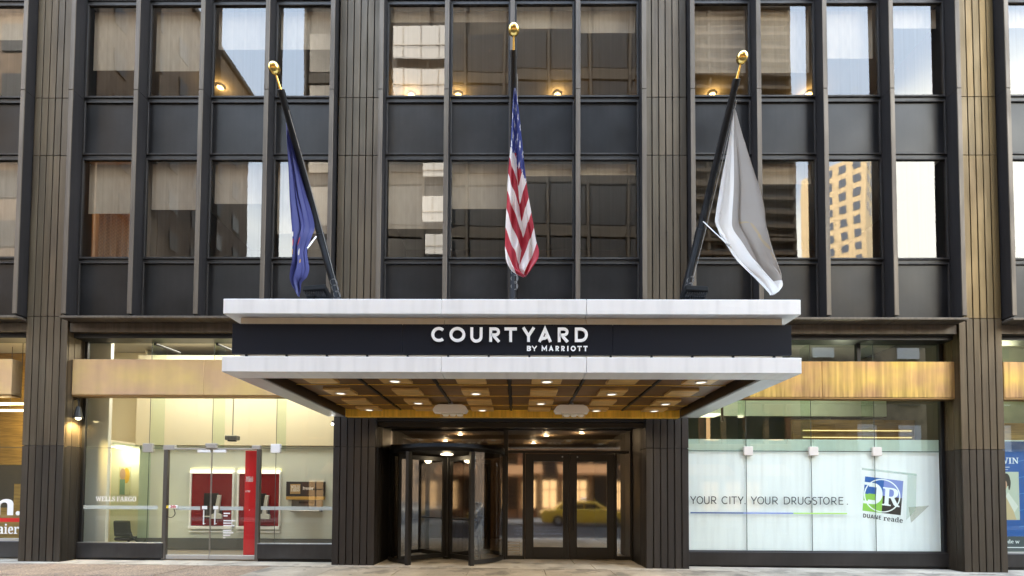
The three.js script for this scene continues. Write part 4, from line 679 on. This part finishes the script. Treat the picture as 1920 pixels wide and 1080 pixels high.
// drugstore
const store = thing('drugstore_front', 'drugstore window with frosted lower panes and dark plinth right of the entrance', 'shopfront', [7.3, 0, GZ]);
{
  const J = [4.06, 5.655, 7.25, 8.8, 10.4];
  for (let i = 0; i < 4; i++) {
    part(store, 'pane', sheet(J[i] + 0.004, J[i + 1] - 0.004, 2.79, 5.45, GZ, rr(-0.003, 0.003), rr(-0.001, 0.001)), M.storeGlass);
    part(store, 'pane', sheet(J[i] + 0.004, J[i + 1] - 0.004, 0.34, 2.775, GZ, rr(-0.003, 0.003)), M.filmGlass);
    part(store, 'frosted_panel', bx(J[i] + 0.003, J[i + 1] - 0.003, 0.34, 2.772, GZ - 0.05, GZ - 0.035, 0.002), M.film);
    part(store, 'frosted_panel', bx(J[i] + 0.003, J[i + 1] - 0.003, 2.79, 3.075, GZ - 0.05, GZ - 0.035, 0.002), M.film);
    if (i) { part(store, 'joint', bx(J[i] - 0.005, J[i] + 0.005, 0.34, 5.45, GZ - 0.008, GZ + 0.006, 0.001), M.joint); part(store, 'glass_rib', new THREE.PlaneGeometry(0.42, 2.36).rotateY(Math.PI / 2).translate(J[i], 4.27, GZ - 0.24), M.fin_glass); part(store, 'patch_fitting', bx(J[i] - 0.075, J[i] + 0.15, 2.67, 2.89, GZ - 0.03, GZ + 0.05, 0.008), std({ color: rgb(0.72, 0.66, 0.61), roughness: 0.45 })); }
  }
  part(store, 'joint', bx(4.06, 10.4, 2.774, 2.789, GZ - 0.006, GZ + 0.005, 0.001), M.joint);
  part(store, 'sill', bx(4.06, 10.45, 0.315, 0.338, -0.56, -0.45, 0.004), M.dark);
  part(store, 'plinth', bx(4.06, 10.5, -0.02, 0.312, -0.6, -0.43, 0.01), M.plinthRight); part(store, 'plinth_gap', bx(4.08, 10.48, -0.3, -0.022, -0.6, -0.46), M.gap);
  part(store, 'edge_frame', [bx(10.4, 10.48, 0.34, 5.45, GZ - 0.05, GZ + 0.04)], M.black);
  part(store, 'mullion', bx(8.38, 8.47, 4.9, 5.45, GZ - 0.05, GZ + 0.05), M.blackMetal);
  const ink = std({ color: rgb(0.008, 0.014, 0.018), roughness: 0.6 });
  { // slogan letters: [glyph, left, right] in thirds of a centimetre-like print units along the line
    const u = 0.00438, h = 0.187, w = 0.021, y = 1.472, L = [['Y', 75, 107], ['O', 110, 147], ['U', 152, 182], ['R', 192, 222], ['C', 250, 285], ['I', 292, 300], ['T', 305, 335], ['Y', 340, 372], ['Y', 413, 447], ['O', 449, 487], ['U', 492, 522], ['R', 533, 565], ['D', 597, 632], ['R', 640, 668], ['U', 675, 706], ['G', 712, 750], ['Z', 756, 782], ['T', 786, 814], ['O', 816, 852], ['R', 862, 892], ['E', 902, 928]];
    for (const [c, a, b] of L) part(store, 'letter', stroke(GLYPH(h, (b - a) * u, w)[c].map((p) => p), w, 0.003).translate(4.275 + (a - 75) * u, y, GZ + 0.004), ink);
    for (const a of [378, 948]) part(store, 'letter', bx(4.275 + (a - 75) * u, 4.275 + (a - 75) * u + 0.022, y, y + 0.022, GZ + 0.004, GZ + 0.007, 0.0005), ink);
  }
  for (const [a, b, c] of [[4.275, 5.57, [0.01, 0.06, 0.26]], [5.57, 6.79, [0.18, 0.26, 0.62]], [6.79, 8.1, [0.42, 0.72, 0.14]]]) part(store, 'colour_line', bx(a, b, 1.24, 1.27, GZ + 0.005, GZ + 0.008, 0.0005), std({ color: rgb(...c), roughness: 0.5 }));
  // logo print on the frosted panes
  const map = canvasTex(1024, 832, (c, w, h) => {
    c.clearRect(0, 0, w, h);
    const X = (x) => (x - 8.3) / 2.0 * w, Y = (y) => (2.5 - y) / 1.625 * h;
    c.fillStyle = 'rgba(186,206,196,0.45)'; c.beginPath(); c.moveTo(X(8.5), Y(2.38)); c.lineTo(X(9.84), Y(2.24)); c.lineTo(X(9.84), Y(2.19)); c.lineTo(X(8.5), Y(2.33)); c.fill();
    c.fillStyle = 'rgba(170,204,182,0.25)'; c.beginPath(); c.moveTo(X(9.62), Y(2.25)); c.lineTo(X(9.84), Y(2.23)); c.lineTo(X(9.8), Y(1.35)); c.lineTo(X(9.56), Y(1.1)); c.fill();
    c.fillStyle = 'rgba(170,170,140,0.35)'; c.beginPath(); c.moveTo(X(9.62), Y(1.42)); c.lineTo(X(10.13), Y(1.46)); c.lineTo(X(9.68), Y(1.04)); c.fill();
    c.save(); c.transform((X(9.51) - X(8.58)) / 100, (Y(2.06) - Y(2.17)) / 100, (X(8.5) - X(8.58)) / 100, (Y(1.33) - Y(2.17)) / 100, X(8.58), Y(2.17));
    c.fillStyle = '#1c5ca8'; c.fillRect(0, 0, 50, 50); c.fillStyle = '#7f8fcc'; c.fillRect(50, 0, 50, 50); c.fillStyle = '#8fca4e'; c.fillRect(0, 50, 50, 50); c.fillStyle = '#2a2420'; c.fillRect(50, 50, 50, 50);
    c.strokeStyle = '#eef6f4'; c.lineWidth = 3.2; c.beginPath(); c.ellipse(48, 50, 46, 47, 0, 0, 7); c.stroke();
    c.fillStyle = '#eef6f4'; c.beginPath(); c.moveTo(0, 16); c.lineTo(24, 16); for (let q = 0; q <= 16; q++) { const a = -Math.PI / 2 + Math.PI * q / 16; c.lineTo(24 + 25 * Math.cos(a), 47 + 31 * Math.sin(a)); } c.lineTo(0, 78); c.lineTo(0, 70); c.lineTo(12, 70); c.lineTo(12, 24); c.lineTo(0, 24); c.fill();
    c.fillStyle = '#1c5ca8'; c.fillRect(12, 28, 20, 20); c.fillStyle = '#8fca4e'; c.fillRect(12, 48, 20, 18);
    c.fillStyle = '#eef6f4'; c.font = 'bold 74px serif'; c.fillText('R', 47, 77, 48);
    c.restore();
    c.save(); c.transform(1, 0.125, -0.06, 1, X(8.5), Y(1.18)); c.fillStyle = '#14181a'; c.font = 'bold 68px sans-serif'; c.fillText('DUANE', 0, 8); c.font = 'bold 84px serif'; c.fillText('reade', 258, 14); c.restore();
  });
  const lg = part(store, 'logo_print', sheet(8.3, 10.3, 0.875, 2.5, GZ - 0.031), new THREE.MeshStandardMaterial({ map, transparent: true, roughness: 0.5 }), 'coloured square logo print with lettering under it');
  // shop behind
  const ol = std({ color: rgb(0.36, 0.38, 0.28), roughness: 0.7 });
  part(hotel, 'store_wall', [bx(4.05, 10.53, -0.3, 5.89, -5.2, -5.0)], ol); part(hotel, 'store_floor', bx(4.05, 10.53, -0.3, 0.1, -5, -0.62), M.dark);
  part(hotel, 'store_bulkhead', bx(4.05, 10.5, 3.95, 5.4, -2.6, -2.4), std({ color: rgb(0.5, 0.55, 0.45), roughness: 0.7 }));
  part(hotel, 'store_valance', bx(7.3, 10.5, 2.6, 3.7, -1.5, -1.4), std({ color: rgb(0.32, 0.2, 0.06), roughness: 0.6, map: wood }));
  for (const [y, l] of [[3.4, 'upper of two thin warm light strips above the frosted drugstore panes'], [3.22, 'lower of two thin warm light strips above the frosted drugstore panes']]) { const s = thing('light_strip', l, 'light', [9, y, -1.38]); part(s, 'tube', bx(7.55, 10.4, y, y + 0.02, -1.395, -1.37, 0.004), glow(1, 0.7, 0.25, 0.55)); }
  const p = thing('store_light', 'bright ceiling panel seen through the left end of the drugstore window', 'light', [5.1, 3.9, -2.3]); part(p, 'diffuser', bx(4.6, 5.6, 3.9, 3.94, -2.35, -1.9), glow(1, 0.9, 0.6, 0.8)); part(p, 'suspension', [rod([4.7, 3.94, -2.1], [4.7, 5.88, -2.1], 0.01), rod([5.5, 3.94, -2.1], [5.5, 5.88, -2.1], 0.01)], M.steel);
  area([5.1, 3.89, -2.12], [5.1, 0, -2.12], 1.0, 0.45, [1, 0.88, 0.6], 3);
  point([8.4, 4.7, -1.0], [1, 0.92, 0.72], 1.3, 6); point([6.0, 4.7, -1.0], [1, 0.97, 0.8], 1.3, 6);
}
// the next shop on the left, cut by the frame
{
  const t = thing('cafe_window', 'glazed shop window with white and red lettering at the left edge', 'shopfront', [-13.5, 0, GZ]);
  part(t, 'pane', sheet(-15.9, -11.9, 0.5, 2.785, GZ, 0.002), M.shopGlass); part(t, 'pane', sheet(-15.9, -11.9, 2.8, 5.45, GZ, -0.002), M.shopGlass); part(t, 'joint', bx(-15.9, -11.9, 2.785, 2.8, GZ - 0.006, GZ + 0.006, 0.001), M.joint);
  part(t, 'plinth', bx(-16, -11.86, 0.06, 0.46, -0.56, -0.43, 0.01), M.plinth); part(t, 'sill', bx(-16, -11.86, 0.463, 0.53, -0.56, -0.45, 0.004), M.rail);
  words(t, 'lettering', 'on', fontBold, -13.6, -12.49, 1.1, 0.38, GZ + 0.004, M.letter); part(t, 'lettering', cyl(0.055, 0.055, 0.006, 18).rotateX(Math.PI / 2).translate(-12.37, 1.15, GZ + 0.007), M.letter);
  part(t, 'red_line', bx(-14.6, -12.31, 0.935, 1.03, GZ + 0.004, GZ + 0.008, 0.0005), std({ color: rgb(0.6, 0.01, 0.01), roughness: 0.5 })); words(t, 'lettering', 'graier', fontSerif, -13.15, -12.33, 0.64, 0.17, GZ + 0.004, M.letter);
  const gold = std({ color: rgb(0.5, 0.33, 0.1), roughness: 0.6, map: wood });
  part(hotel, 'cafe_wall', [bx(-16.1, -12.41, 2.5, 5.89, -3.2, -3.1)], gold); part(hotel, 'cafe_wall', [bx(-16.1, -12.41, -0.3, 2.49, -3.2, -3.1)], M.roomDark); part(hotel, 'cafe_floor', bx(-16.1, -12.41, -0.3, 0.08, -3.1, -0.6), M.roomDark);
  const s = thing('cafe_counter', 'wooden counter with shelf boards inside the left edge shop', 'counter', [-13.4, 0.08, -1.6]); part(s, 'panel', bx(-14.8, -12.6, 0.08, 1.25, -1.8, -1.5), gold); part(s, 'shelf', [bx(-13.5, -13.0, 1.25, 1.9, -1.8, -1.5), bx(-12.95, -12.7, 1.25, 1.75, -1.8, -1.5)], gold);
  for (const [y, z] of [[4.05, -1.6], [4.0, -2.4]]) { const c = thing('cafe_light', y > 4.02 ? 'nearer warm light tube inside the shop at the left edge' : 'farther warm light tube inside the shop at the left edge', 'light', [-14, y, z]); part(c, 'tube', bx(-15, -13.2, y, y + 0.06, z - 0.04, z + 0.04, 0.01), glow(1, 0.78, 0.4, 1.4)); part(c, 'suspension', [rod([-14.6, y + 0.06, z], [-14.6, 5.88, z], 0.008), rod([-13.5, y + 0.06, z], [-13.5, 5.88, z], 0.008)], M.steelDark); point([-14, y - 0.1, z], [1, 0.75, 0.4], 1.6, 8); }
}
// the next shop on the right, with its poster
{
  const t = thing('poster_window', 'glazed shop window above a dark plinth at the right edge', 'shopfront', [13.5, -0.1, GZ]);
  part(t, 'pane', sheet(11.55, 16, 0.34, 2.78, GZ, -0.002), M.shopGlass); part(t, 'pane', sheet(11.55, 16, 2.79, 5.45, GZ, 0.002), M.storeGlass); part(t, 'plinth', bx(11.55, 16, -0.02, 0.3, -0.6, -0.43, 0.01), M.plinthRight); part(t, 'sill', bx(11.55, 16, 0.31, 0.34, -0.58, -0.45, 0.004), M.rail); part(t, 'plinth_gap', bx(11.6, 16, -0.4, -0.022, -0.6, -0.46), M.gap);
  part(hotel, 'corner_shop_wall', [bx(11.47, 16.1, -0.3, 5.89, -2.4, -2.3)], std({ color: rgb(0.3, 0.33, 0.26), roughness: 0.7 })); part(hotel, 'corner_shop_shelf', [bx(11.5, 16, 2.9, 3.6, -1.3, -1.2)], M.soffitBox);
  point([13, 5, -1.5], [1, 0.9, 0.6], 1.6, 8);
  const p = thing('poster', 'blue window poster with a cropped photograph of a woman at the right edge', 'poster', [13, 0.4, GZ - 0.04]);
  const map = canvasTex(1024, 1024, (c, w, h) => { // spans x 11.6..14.4, y 0.36..3.05
    const X = (x) => (x - 11.6) / 2.8 * w, Y = (y) => (3.05 - y) / 2.69 * h;
    c.fillStyle = '#10539f'; c.fillRect(0, 0, w, h); c.fillStyle = '#0d4384'; c.fillRect(0, 0, w, Y(2.85)); c.fillStyle = '#3f4a50'; c.fillRect(0, Y(0.72), w, h);
    c.fillStyle = '#dfe9ee'; c.font = 'bold 78px serif'; c.fillText('WIN', X(11.86), Y(2.5), 250); c.fillRect(X(11.95), Y(2.42), 60, 5); c.fillRect(X(11.95), Y(2.36), 46, 4);
    c.fillStyle = '#b9c3b4'; c.fillRect(X(11.7), Y(2.3), X(12.33) - X(11.7), Y(1.12) - Y(2.3));
    c.fillStyle = '#1d1a18'; c.beginPath(); c.ellipse(X(12.02), Y(2.1), 36, 62, 0, 0, 7); c.fill(); c.fillStyle = '#c79c84'; c.beginPath(); c.ellipse(X(11.97), Y(1.98), 26, 48, 0, 0, 7); c.fill();
    c.fillStyle = '#1d1a18'; c.beginPath(); c.ellipse(X(12.1), Y(1.98), 10, 50, 0.1, 0, 7); c.fill(); c.fillStyle = '#c3b08a'; c.beginPath(); c.moveTo(X(11.7), Y(1.12)); c.lineTo(X(11.8), Y(1.7)); c.lineTo(X(12.05), Y(1.75)); c.lineTo(X(12.25), Y(1.12)); c.fill(); c.fillStyle = '#d5d9d2'; c.beginPath(); c.moveTo(X(12.06), Y(1.8)); c.lineTo(X(12.3), Y(1.45)); c.lineTo(X(12.2), Y(1.3)); c.lineTo(X(12), Y(1.7)); c.fill();
    c.fillStyle = '#e6ecef'; c.font = 'bold 46px serif'; c.fillText('reade w', X(11.8), Y(0.55), 200); c.fillRect(0, Y(0.46), w, 8);
    c.strokeStyle = 'rgba(120,170,215,0.5)'; c.lineWidth = 6; for (let k = 0; k < 5; k++) { c.beginPath(); c.moveTo(X(12.3), Y(0.95 + k * 0.4)); c.lineTo(X(13.3), Y(1.1 + k * 0.42)); c.stroke(); }
  });
  part(p, 'print', sheet(11.6, 14.4, 0.36, 3.05, GZ - 0.035), std({ map, roughness: 0.45 })); part(p, 'backing', bx(11.6, 14.4, 0.36, 3.05, GZ - 0.05, GZ - 0.038, 0.002), M.letter); part(p, 'frame', bx(11.58, 14.42, 3.052, 3.08, GZ - 0.06, GZ - 0.03, 0.003), M.letter);
}
// warm lamps on the ceilings of the upper rooms
for (const [x, z, y, l] of [[-3.3, -3.2, 14.0, 'first top window of the middle bay'], [-1.85, -3.2, 14.0, 'second top window of the middle bay'], [1.2, -3.2, 14.0, 'third top window of the middle bay'], [5.95, -3.2, 14.0, 'top window behind the right flagpole ball'], [8.9, -3.2, 14.0, 'second top window of the right bay'], [-9.05, -2.9, 14.0, 'third top window of the left bay']]) {
  const t = thing('ceiling_lamp', 'small warm ceiling lamp glowing low in the ' + l, 'light', [x, y, z], 'warm ceiling lamps behind the top windows');
  part(t, 'lens', cyl(0.1, 0.1, 0.03, 16).translate(x, y, z), glow(1, 0.66, 0.25, 0.28)); point([x, y - 0.12, z], [1, 0.62, 0.2], 0.3, 1.2);
}
{ const t = thing('room_lamp', 'warm lamp lighting the room behind the leftmost lower window', 'light', [-9.9, 9.95, -2.4]); part(t, 'lens', cyl(0.12, 0.12, 0.03, 16).translate(-9.9, 10.0, -2.4), glow(1, 0.5, 0.16, 5)); point([-9.9, 9.8, -2.2], [1, 0.5, 0.16], 1.5, 6); }

// ---------------------------------------------------------------- across the street (seen mirrored in the glass)
{
  const brown = std({ color: rgb(0.2, 0.155, 0.125), roughness: 0.8, map: concrete }), dkGlass = new THREE.MeshPhysicalMaterial({ color: rgb(0.03, 0.032, 0.036), roughness: 0.3, specularIntensity: 0.35 }), grey = std({ color: rgb(0.05, 0.046, 0.043), roughness: 0.75, map: concrete }), pale = std({ color: rgb(0.075, 0.066, 0.058), roughness: 0.8, map: concrete });
  const lit = std({ color: rgb(0.05, 0.05, 0.05), roughness: 0.4, emissive: rgb(1, 0.93, 0.82), emissiveIntensity: 0.5 });
  // dark slab block straight across
  const B = thing('office_block', 'grey office block across the street mirrored in the middle windows', 'building', [2, 0, 30]);
  part(B, 'wall', bx(-14.8, 18.8, -0.3, 37.5, 22.4, 44), grey);
  const wg = bx(-1.25, 1.25, -1.35, 1.35, -0.1, 0.1, 0.01), bg = bx(-16.85, 16.85, -0.4, 0.4, -0.14, 0.14, 0.02), pg = bx(-0.09, 0.09, -13.9, 13.9, -0.25, 0.25, 0.02), lg = bx(-3.3, 3.3, -0.12, 0.12, -0.3, 0.1, 0.02);
  const put = (parent, name, g, m, x, y, z) => { const o = new THREE.Mesh(g, m); o.name = name; o.position.set(x - parent.origin[0], y - parent.origin[1], z - parent.origin[2]); o.castShadow = o.receiveShadow = true; parent.add(o); return o; };
  for (let f = 0; f < 8; f++) { const y = 7 + f * 3.7; put(B, 'floor_band', bg, grey, 2, y - 1.85, 22.3); for (let k = 0; k < 12; k++) put(B, 'window', wg, dkGlass, -13.4 + k * 2.8, y, 22.33); }
  for (let k = 0; k < 28; k++) put(B, 'louvre', lg, pale, 15.5, 10.5 + k * 0.96, 22.1);
  for (let k = 0; k <= 12; k++) put(B, 'pier', pg, grey, -14.8 + k * 2.8, 23.6, 22.2);
  for (const [x0, x1, y0, y1] of [[-8.8, -5.0, 32.0, 34.2], [-8.8, -5.0, 29.3, 31.2], [-6.4, -4.6, 23.6, 24.5], [-6.4, -4.6, 20.5, 22.2], [-6.2, -4.6, 18.2, 19.6]]) { const w = sub(B, 'lit_window'); part(w, 'pane', bx(x0, x1, y0, y1, 21.8, 21.9), lit); const bars = []; for (let x = x0 + 0.7; x < x1; x += 1.25) bars.push(bx(x - 0.04, x + 0.04, y0, y1, 21.74, 21.795)); bars.push(bx(x0, x1, y0 + (y1 - y0) * 0.35 - 0.04, y0 + (y1 - y0) * 0.35 + 0.04, 21.68, 21.735)); part(w, 'bar', bars, M.steelDark); }
  // street level: warm masonry front with pilasters, awnings, shop windows (glow added to lift the door reflections)
  const brick = std({ color: rgb(0.5, 0.22, 0.09), roughness: 0.8, map: concrete }), stone = std({ color: rgb(0.62, 0.4, 0.2), roughness: 0.8, map: concrete }), awn = std({ color: rgb(0.7, 0.3, 0.1), roughness: 0.8 }), shop = std({ color: rgb(0.06, 0.05, 0.04), roughness: 0.4, emissive: rgb(1, 0.6, 0.26), emissiveIntensity: 0.36 });
  for (let k = 0; k <= 22; k++) { const x = -14.8 + k * 1.525; part(B, 'pilaster', bx(x - 0.16, x + 0.16, 0, 9.4, 21.95, 22.38, 0.03), k % 2 ? stone : brick); }
  for (let k = 0; k < 22; k++) { const x = -14.6 + k * 1.525; part(B, 'upper_window', bx(x, x + 1.1, 5.4, 7.2, 22.3, 22.36), k % 3 ? dkGlass : shop); part(B, 'spandrel_panel', bx(x, x + 1.1, 7.25, 8.6, 22.22, 22.36), brick); part(B, 'shop_window', bx(x + 0.05, x + 1.05, 0.7, 2.7, 22.28, 22.36), k % 4 === 1 ? dkGlass : shop); if (k % 4 !== 1) part(B, 'shop_mullion', [bx(x + 0.52, x + 0.58, 0.7, 2.7, 22.2, 22.275), bx(x + 0.05, x + 0.515, 2.0, 2.06, 22.2, 22.275), bx(x + 0.585, x + 1.05, 2.0, 2.06, 22.2, 22.275)], grey); part(B, 'stall_riser', bx(x, x + 1.1, 0, 0.68, 22.2, 22.36), brick); }
  for (let k = 0; k < 8; k++) { const x = -13 + k * 4.1, s = new THREE.Shape([[0, 0], [1.3, -0.7], [1.3, -0.85], [0, -0.1]].map((p) => new THREE.Vector2(...p))); part(B, 'awning', new THREE.ExtrudeGeometry(s, { depth: 3.0, bevelEnabled: false }).rotateY(Math.PI / 2).translate(x - 0.15, 3.9, 22.0), awn); }
  part(B, 'cornice', bx(-14.9, 18.9, 9.4, 9.9, 21.6, 22.38, 0.05), stone);
  part(B, 'cornice', bx(-14.9, 18.9, 4.9, 5.3, 21.9, 22.38, 0.05), std({ color: rgb(0.4, 0.22, 0.1), roughness: 0.7 }));
  // long brown block to the left
  const A = thing('brown_block', 'brown brick block mirrored in the left windows, roofline falling to the right', 'building', [-52, 0, 33]);
  part(A, 'wall', bx(-74, -30, -0.3, 45.8, 22.5, 43), brown);
  const ag = bx(-0.08, 0.08, -0.8, 0.8, -0.55, 0.55, 0.01), ah = bx(-0.75, 0.75, -0.95, 0.95, -0.08, 0.08, 0.01), lw = std({ color: rgb(0.06, 0.055, 0.05), roughness: 0.4 });
  for (let f = 0; f < 11; f++) for (let k = 0; k < 6; k++) { put(A, 'window', ag, (f * 5 + k * 3) % 7 < 2 ? lw : dkGlass, -29.97, 6 + f * 3.5, 25 + k * 3.1); }
  for (let f = 0; f < 11; f++) for (let k = 0; k < 9; k++) put(A, 'window', ah, (f * 3 + k * 5) % 9 < 2 ? lw : dkGlass, -32.5 - k * 3.2, 6 + f * 3.5, 22.47);
  part(A, 'cornice', bx(-74.3, -29.7, 45.81, 46.4, 22.2, 43.3, 0.05), pale);
  // lower block added to hide bright sky from the bank glass, and a sunlit golden tower far right
  const D = thing('added_gap_block', 'plain brown block added to close the sky gap mirrored in the bank glass', 'building', [-34, 0, 60]);
  part(D, 'wall', bx(-42, -26, -0.3, 31, 56, 70), brown); for (let f = 0; f < 6; f++) for (let k = 0; k < 4; k++) put(D, 'window', ah, dkGlass, -39 + k * 3.4, 5 + f * 4.2, 55.97);
  const G = thing('golden_tower', 'sunlit golden tower with window grid mirrored in the right windows', 'building'), gold = std({ color: rgb(0.7, 0.54, 0.33), roughness: 0.8 }), bl = std({ color: rgb(0.12, 0.14, 0.18), roughness: 0.2 });
  G.position.set(102.6, 0, 149.5); G.rotation.y = -Math.PI / 4; G.origin = [0, 0, 0];
  part(G, 'wall', bx(-8.5, 8.5, -0.3, 104, -8.5, 8.5), gold);
  const gw = bx(-1.0, 1.0, -1.2, 1.2, -0.15, 0.15, 0.02), gs = bx(-0.15, 0.15, -1.2, 1.2, -0.95, 0.95, 0.02);
  for (let f = 0; f < 16; f++) for (let k = 0; k < 4; k++) { put(G, 'window', gs, bl, -8.45, 40 + f * 4.1, -6.3 + k * 3.7); if (f > 11) put(G, 'window', gw, bl, -5.6 + k * 3.7, 40 + f * 4.1, -8.45); }
  for (const [x0, x1, l] of [[-160, -130, 'added distant block hiding the sky at the left end of the street, mirrored in the revolving door'], [130, 160, 'added distant block hiding the sky at the right end of the street, mirrored in the revolving door']]) {  // end blocks added to keep bright sky out of the revolving door
    const q = thing('added_end_block', l, 'building', [(x0 + x1) / 2, 0, 20]); part(q, 'wall', bx(x0, x1, -0.3, 42, -40, 90), brown);
    for (let f = 0; f < 9; f++) for (let k = 0; k < 14; k++) put(q, 'window', ag, dkGlass, x0 < 0 ? x1 + 0.03 : x0 - 0.03, 6 + f * 4, -30 + k * 6);
  }
  // low tan row on the right under the sky
  const E2 = thing('tan_row_house', 'tan brick house with white windows mirrored above the frosted drugstore panes', 'building', [30, 0, 27]), tan = std({ color: rgb(0.42, 0.34, 0.24), roughness: 0.8, map: concrete });
  part(E2, 'wall', bx(19.2, 46, -0.3, 15.5, 22.6, 38), tan); const wf = std({ color: rgb(0.75, 0.75, 0.72), roughness: 0.4 });
  for (let f = 0; f < 3; f++) for (let k = 0; k < 8; k++) put(E2, 'window', ah, (k + f) % 3 ? wf : lw, 21.5 + k * 3.1, 5.8 + f * 3.3, 22.57);
}
{ // yellow taxi and a grey car, mirrored low in the doors
  const car = (name, label, x, z, color, taxi) => {
    const y = groundY(x) - 0.13, t = thing(name, label, taxi ? 'taxi' : 'car', [x, y, z]);
    const paint = new THREE.MeshPhysicalMaterial({ color: rgb(...color), roughness: 0.35, clearcoat: 0.8, clearcoatRoughness: 0.1 });
    const prof = (pts, w) => { const s = new THREE.Shape(); s.moveTo(...pts[0]); for (const p of pts.slice(1)) s.lineTo(...p); return new THREE.ExtrudeGeometry(s, { depth: w, bevelEnabled: true, bevelSize: 0.06, bevelThickness: 0.08, bevelSegments: 3, curveSegments: 6 }).translate(x, y, z - w / 2); };
    part(t, 'body', prof([[-2.3, 0.3], [-2.38, 0.45], [-2.38, 0.74], [-2.28, 0.88], [-1.5, 0.95], [1.0, 0.95], [1.9, 0.86], [2.28, 0.74], [2.38, 0.6], [2.36, 0.36], [2.28, 0.28], [1.9, 0.26], [1.82, 0.5], [1.66, 0.64], [1.34, 0.64], [1.18, 0.5], [1.1, 0.26], [-1.05, 0.26], [-1.13, 0.5], [-1.29, 0.64], [-1.61, 0.64], [-1.77, 0.5], [-1.85, 0.26]], 1.62), paint);
    part(t, 'cabin', prof([[-1.72, 0.93], [-1.18, 1.33], [-0.95, 1.4], [0.15, 1.41], [0.36, 1.35], [1.08, 0.95], [0, 0.9]], 1.3), paint);
    part(t, 'window', [[[-1.45, 0.99], [-1.1, 1.28], [-0.42, 1.31], [-0.42, 0.99]], [[-0.36, 0.99], [-0.36, 1.31], [0.18, 1.31], [0.3, 1.27], [0.78, 0.99]]].map((q) => new THREE.ExtrudeGeometry(new THREE.Shape(q.map((p) => new THREE.Vector2(...p))), { depth: 0.02, bevelEnabled: false }).translate(x, y, z - 0.745)), M.black);
    for (const [wx, wz] of [[-1.45, -0.82], [1.5, -0.82], [-1.45, 0.82], [1.5, 0.82]]) { const w = sub(t, 'wheel'); part(w, 'tyre', new THREE.TorusGeometry(0.25, 0.09, 10, 24).translate(x + wx, y + 0.33, z + wz), M.black); part(w, 'rim', cyl(0.19, 0.19, 0.1, 18).rotateX(Math.PI / 2).translate(x + wx, y + 0.33, z + wz), M.steel); }
    part(t, 'headlight', [bx(x + 2.3, x + 2.42, y + 0.6, y + 0.74, z - 0.7, z - 0.4, 0.02), bx(x + 2.3, x + 2.42, y + 0.6, y + 0.74, z + 0.4, z + 0.7, 0.02)], M.letter);
    if (taxi) part(t, 'roof_light', bx(x - 0.5, x - 0.2, y + 1.52, y + 1.66, z - 0.3, z + 0.3, 0.03), M.letter);
  };
  car('taxi', 'yellow taxi in the road mirrored low in the revolving door', -3.2, 15.4, [0.75, 0.42, 0.02], true);
  car('taxi', 'second yellow taxi, farther right, mirrored low in the double doors', 4.1, 15.5, [0.75, 0.42, 0.02], true);
  car('parked_car', 'silver grey car in the road mirrored at the right edge of the double doors', 8.6, 15.5, [0.42, 0.44, 0.46], false);
}
{ // bare street tree across the road
  const t = thing('bare_tree', 'bare street tree mirrored in the upper drugstore glass', 'tree', [14.2, groundY(14), 18.6]), br = [];
  const grow = (p, d, len, r, depth) => { const q = p.clone().addScaledVector(d, len); br.push(rod(p.toArray(), q.toArray(), r, r * 0.72, 6)); if (depth > 0) for (let k = 0; k < (depth > 2 ? 3 : 2); k++) { const nd = d.clone().add(new V3(rr(-0.75, 0.75), rr(-0.1, 0.55), rr(-0.75, 0.75))).normalize(); grow(q, nd, len * rr(0.68, 0.85), r * 0.68, depth - 1); } };
  const bark = std({ color: rgb(0.09, 0.07, 0.055), roughness: 0.9 });
  part(t, 'trunk', rod([14.2, groundY(14) - 0.1, 18.6], [14.25, 2.9, 18.6], 0.16, 0.12, 9), bark); grow(new V3(14.25, 2.88, 18.6), new V3(0.05, 1, 0).normalize(), 1.3, 0.1, 6); part(t, 'branches', br, bark);
}

renderer.render(scene, camera);
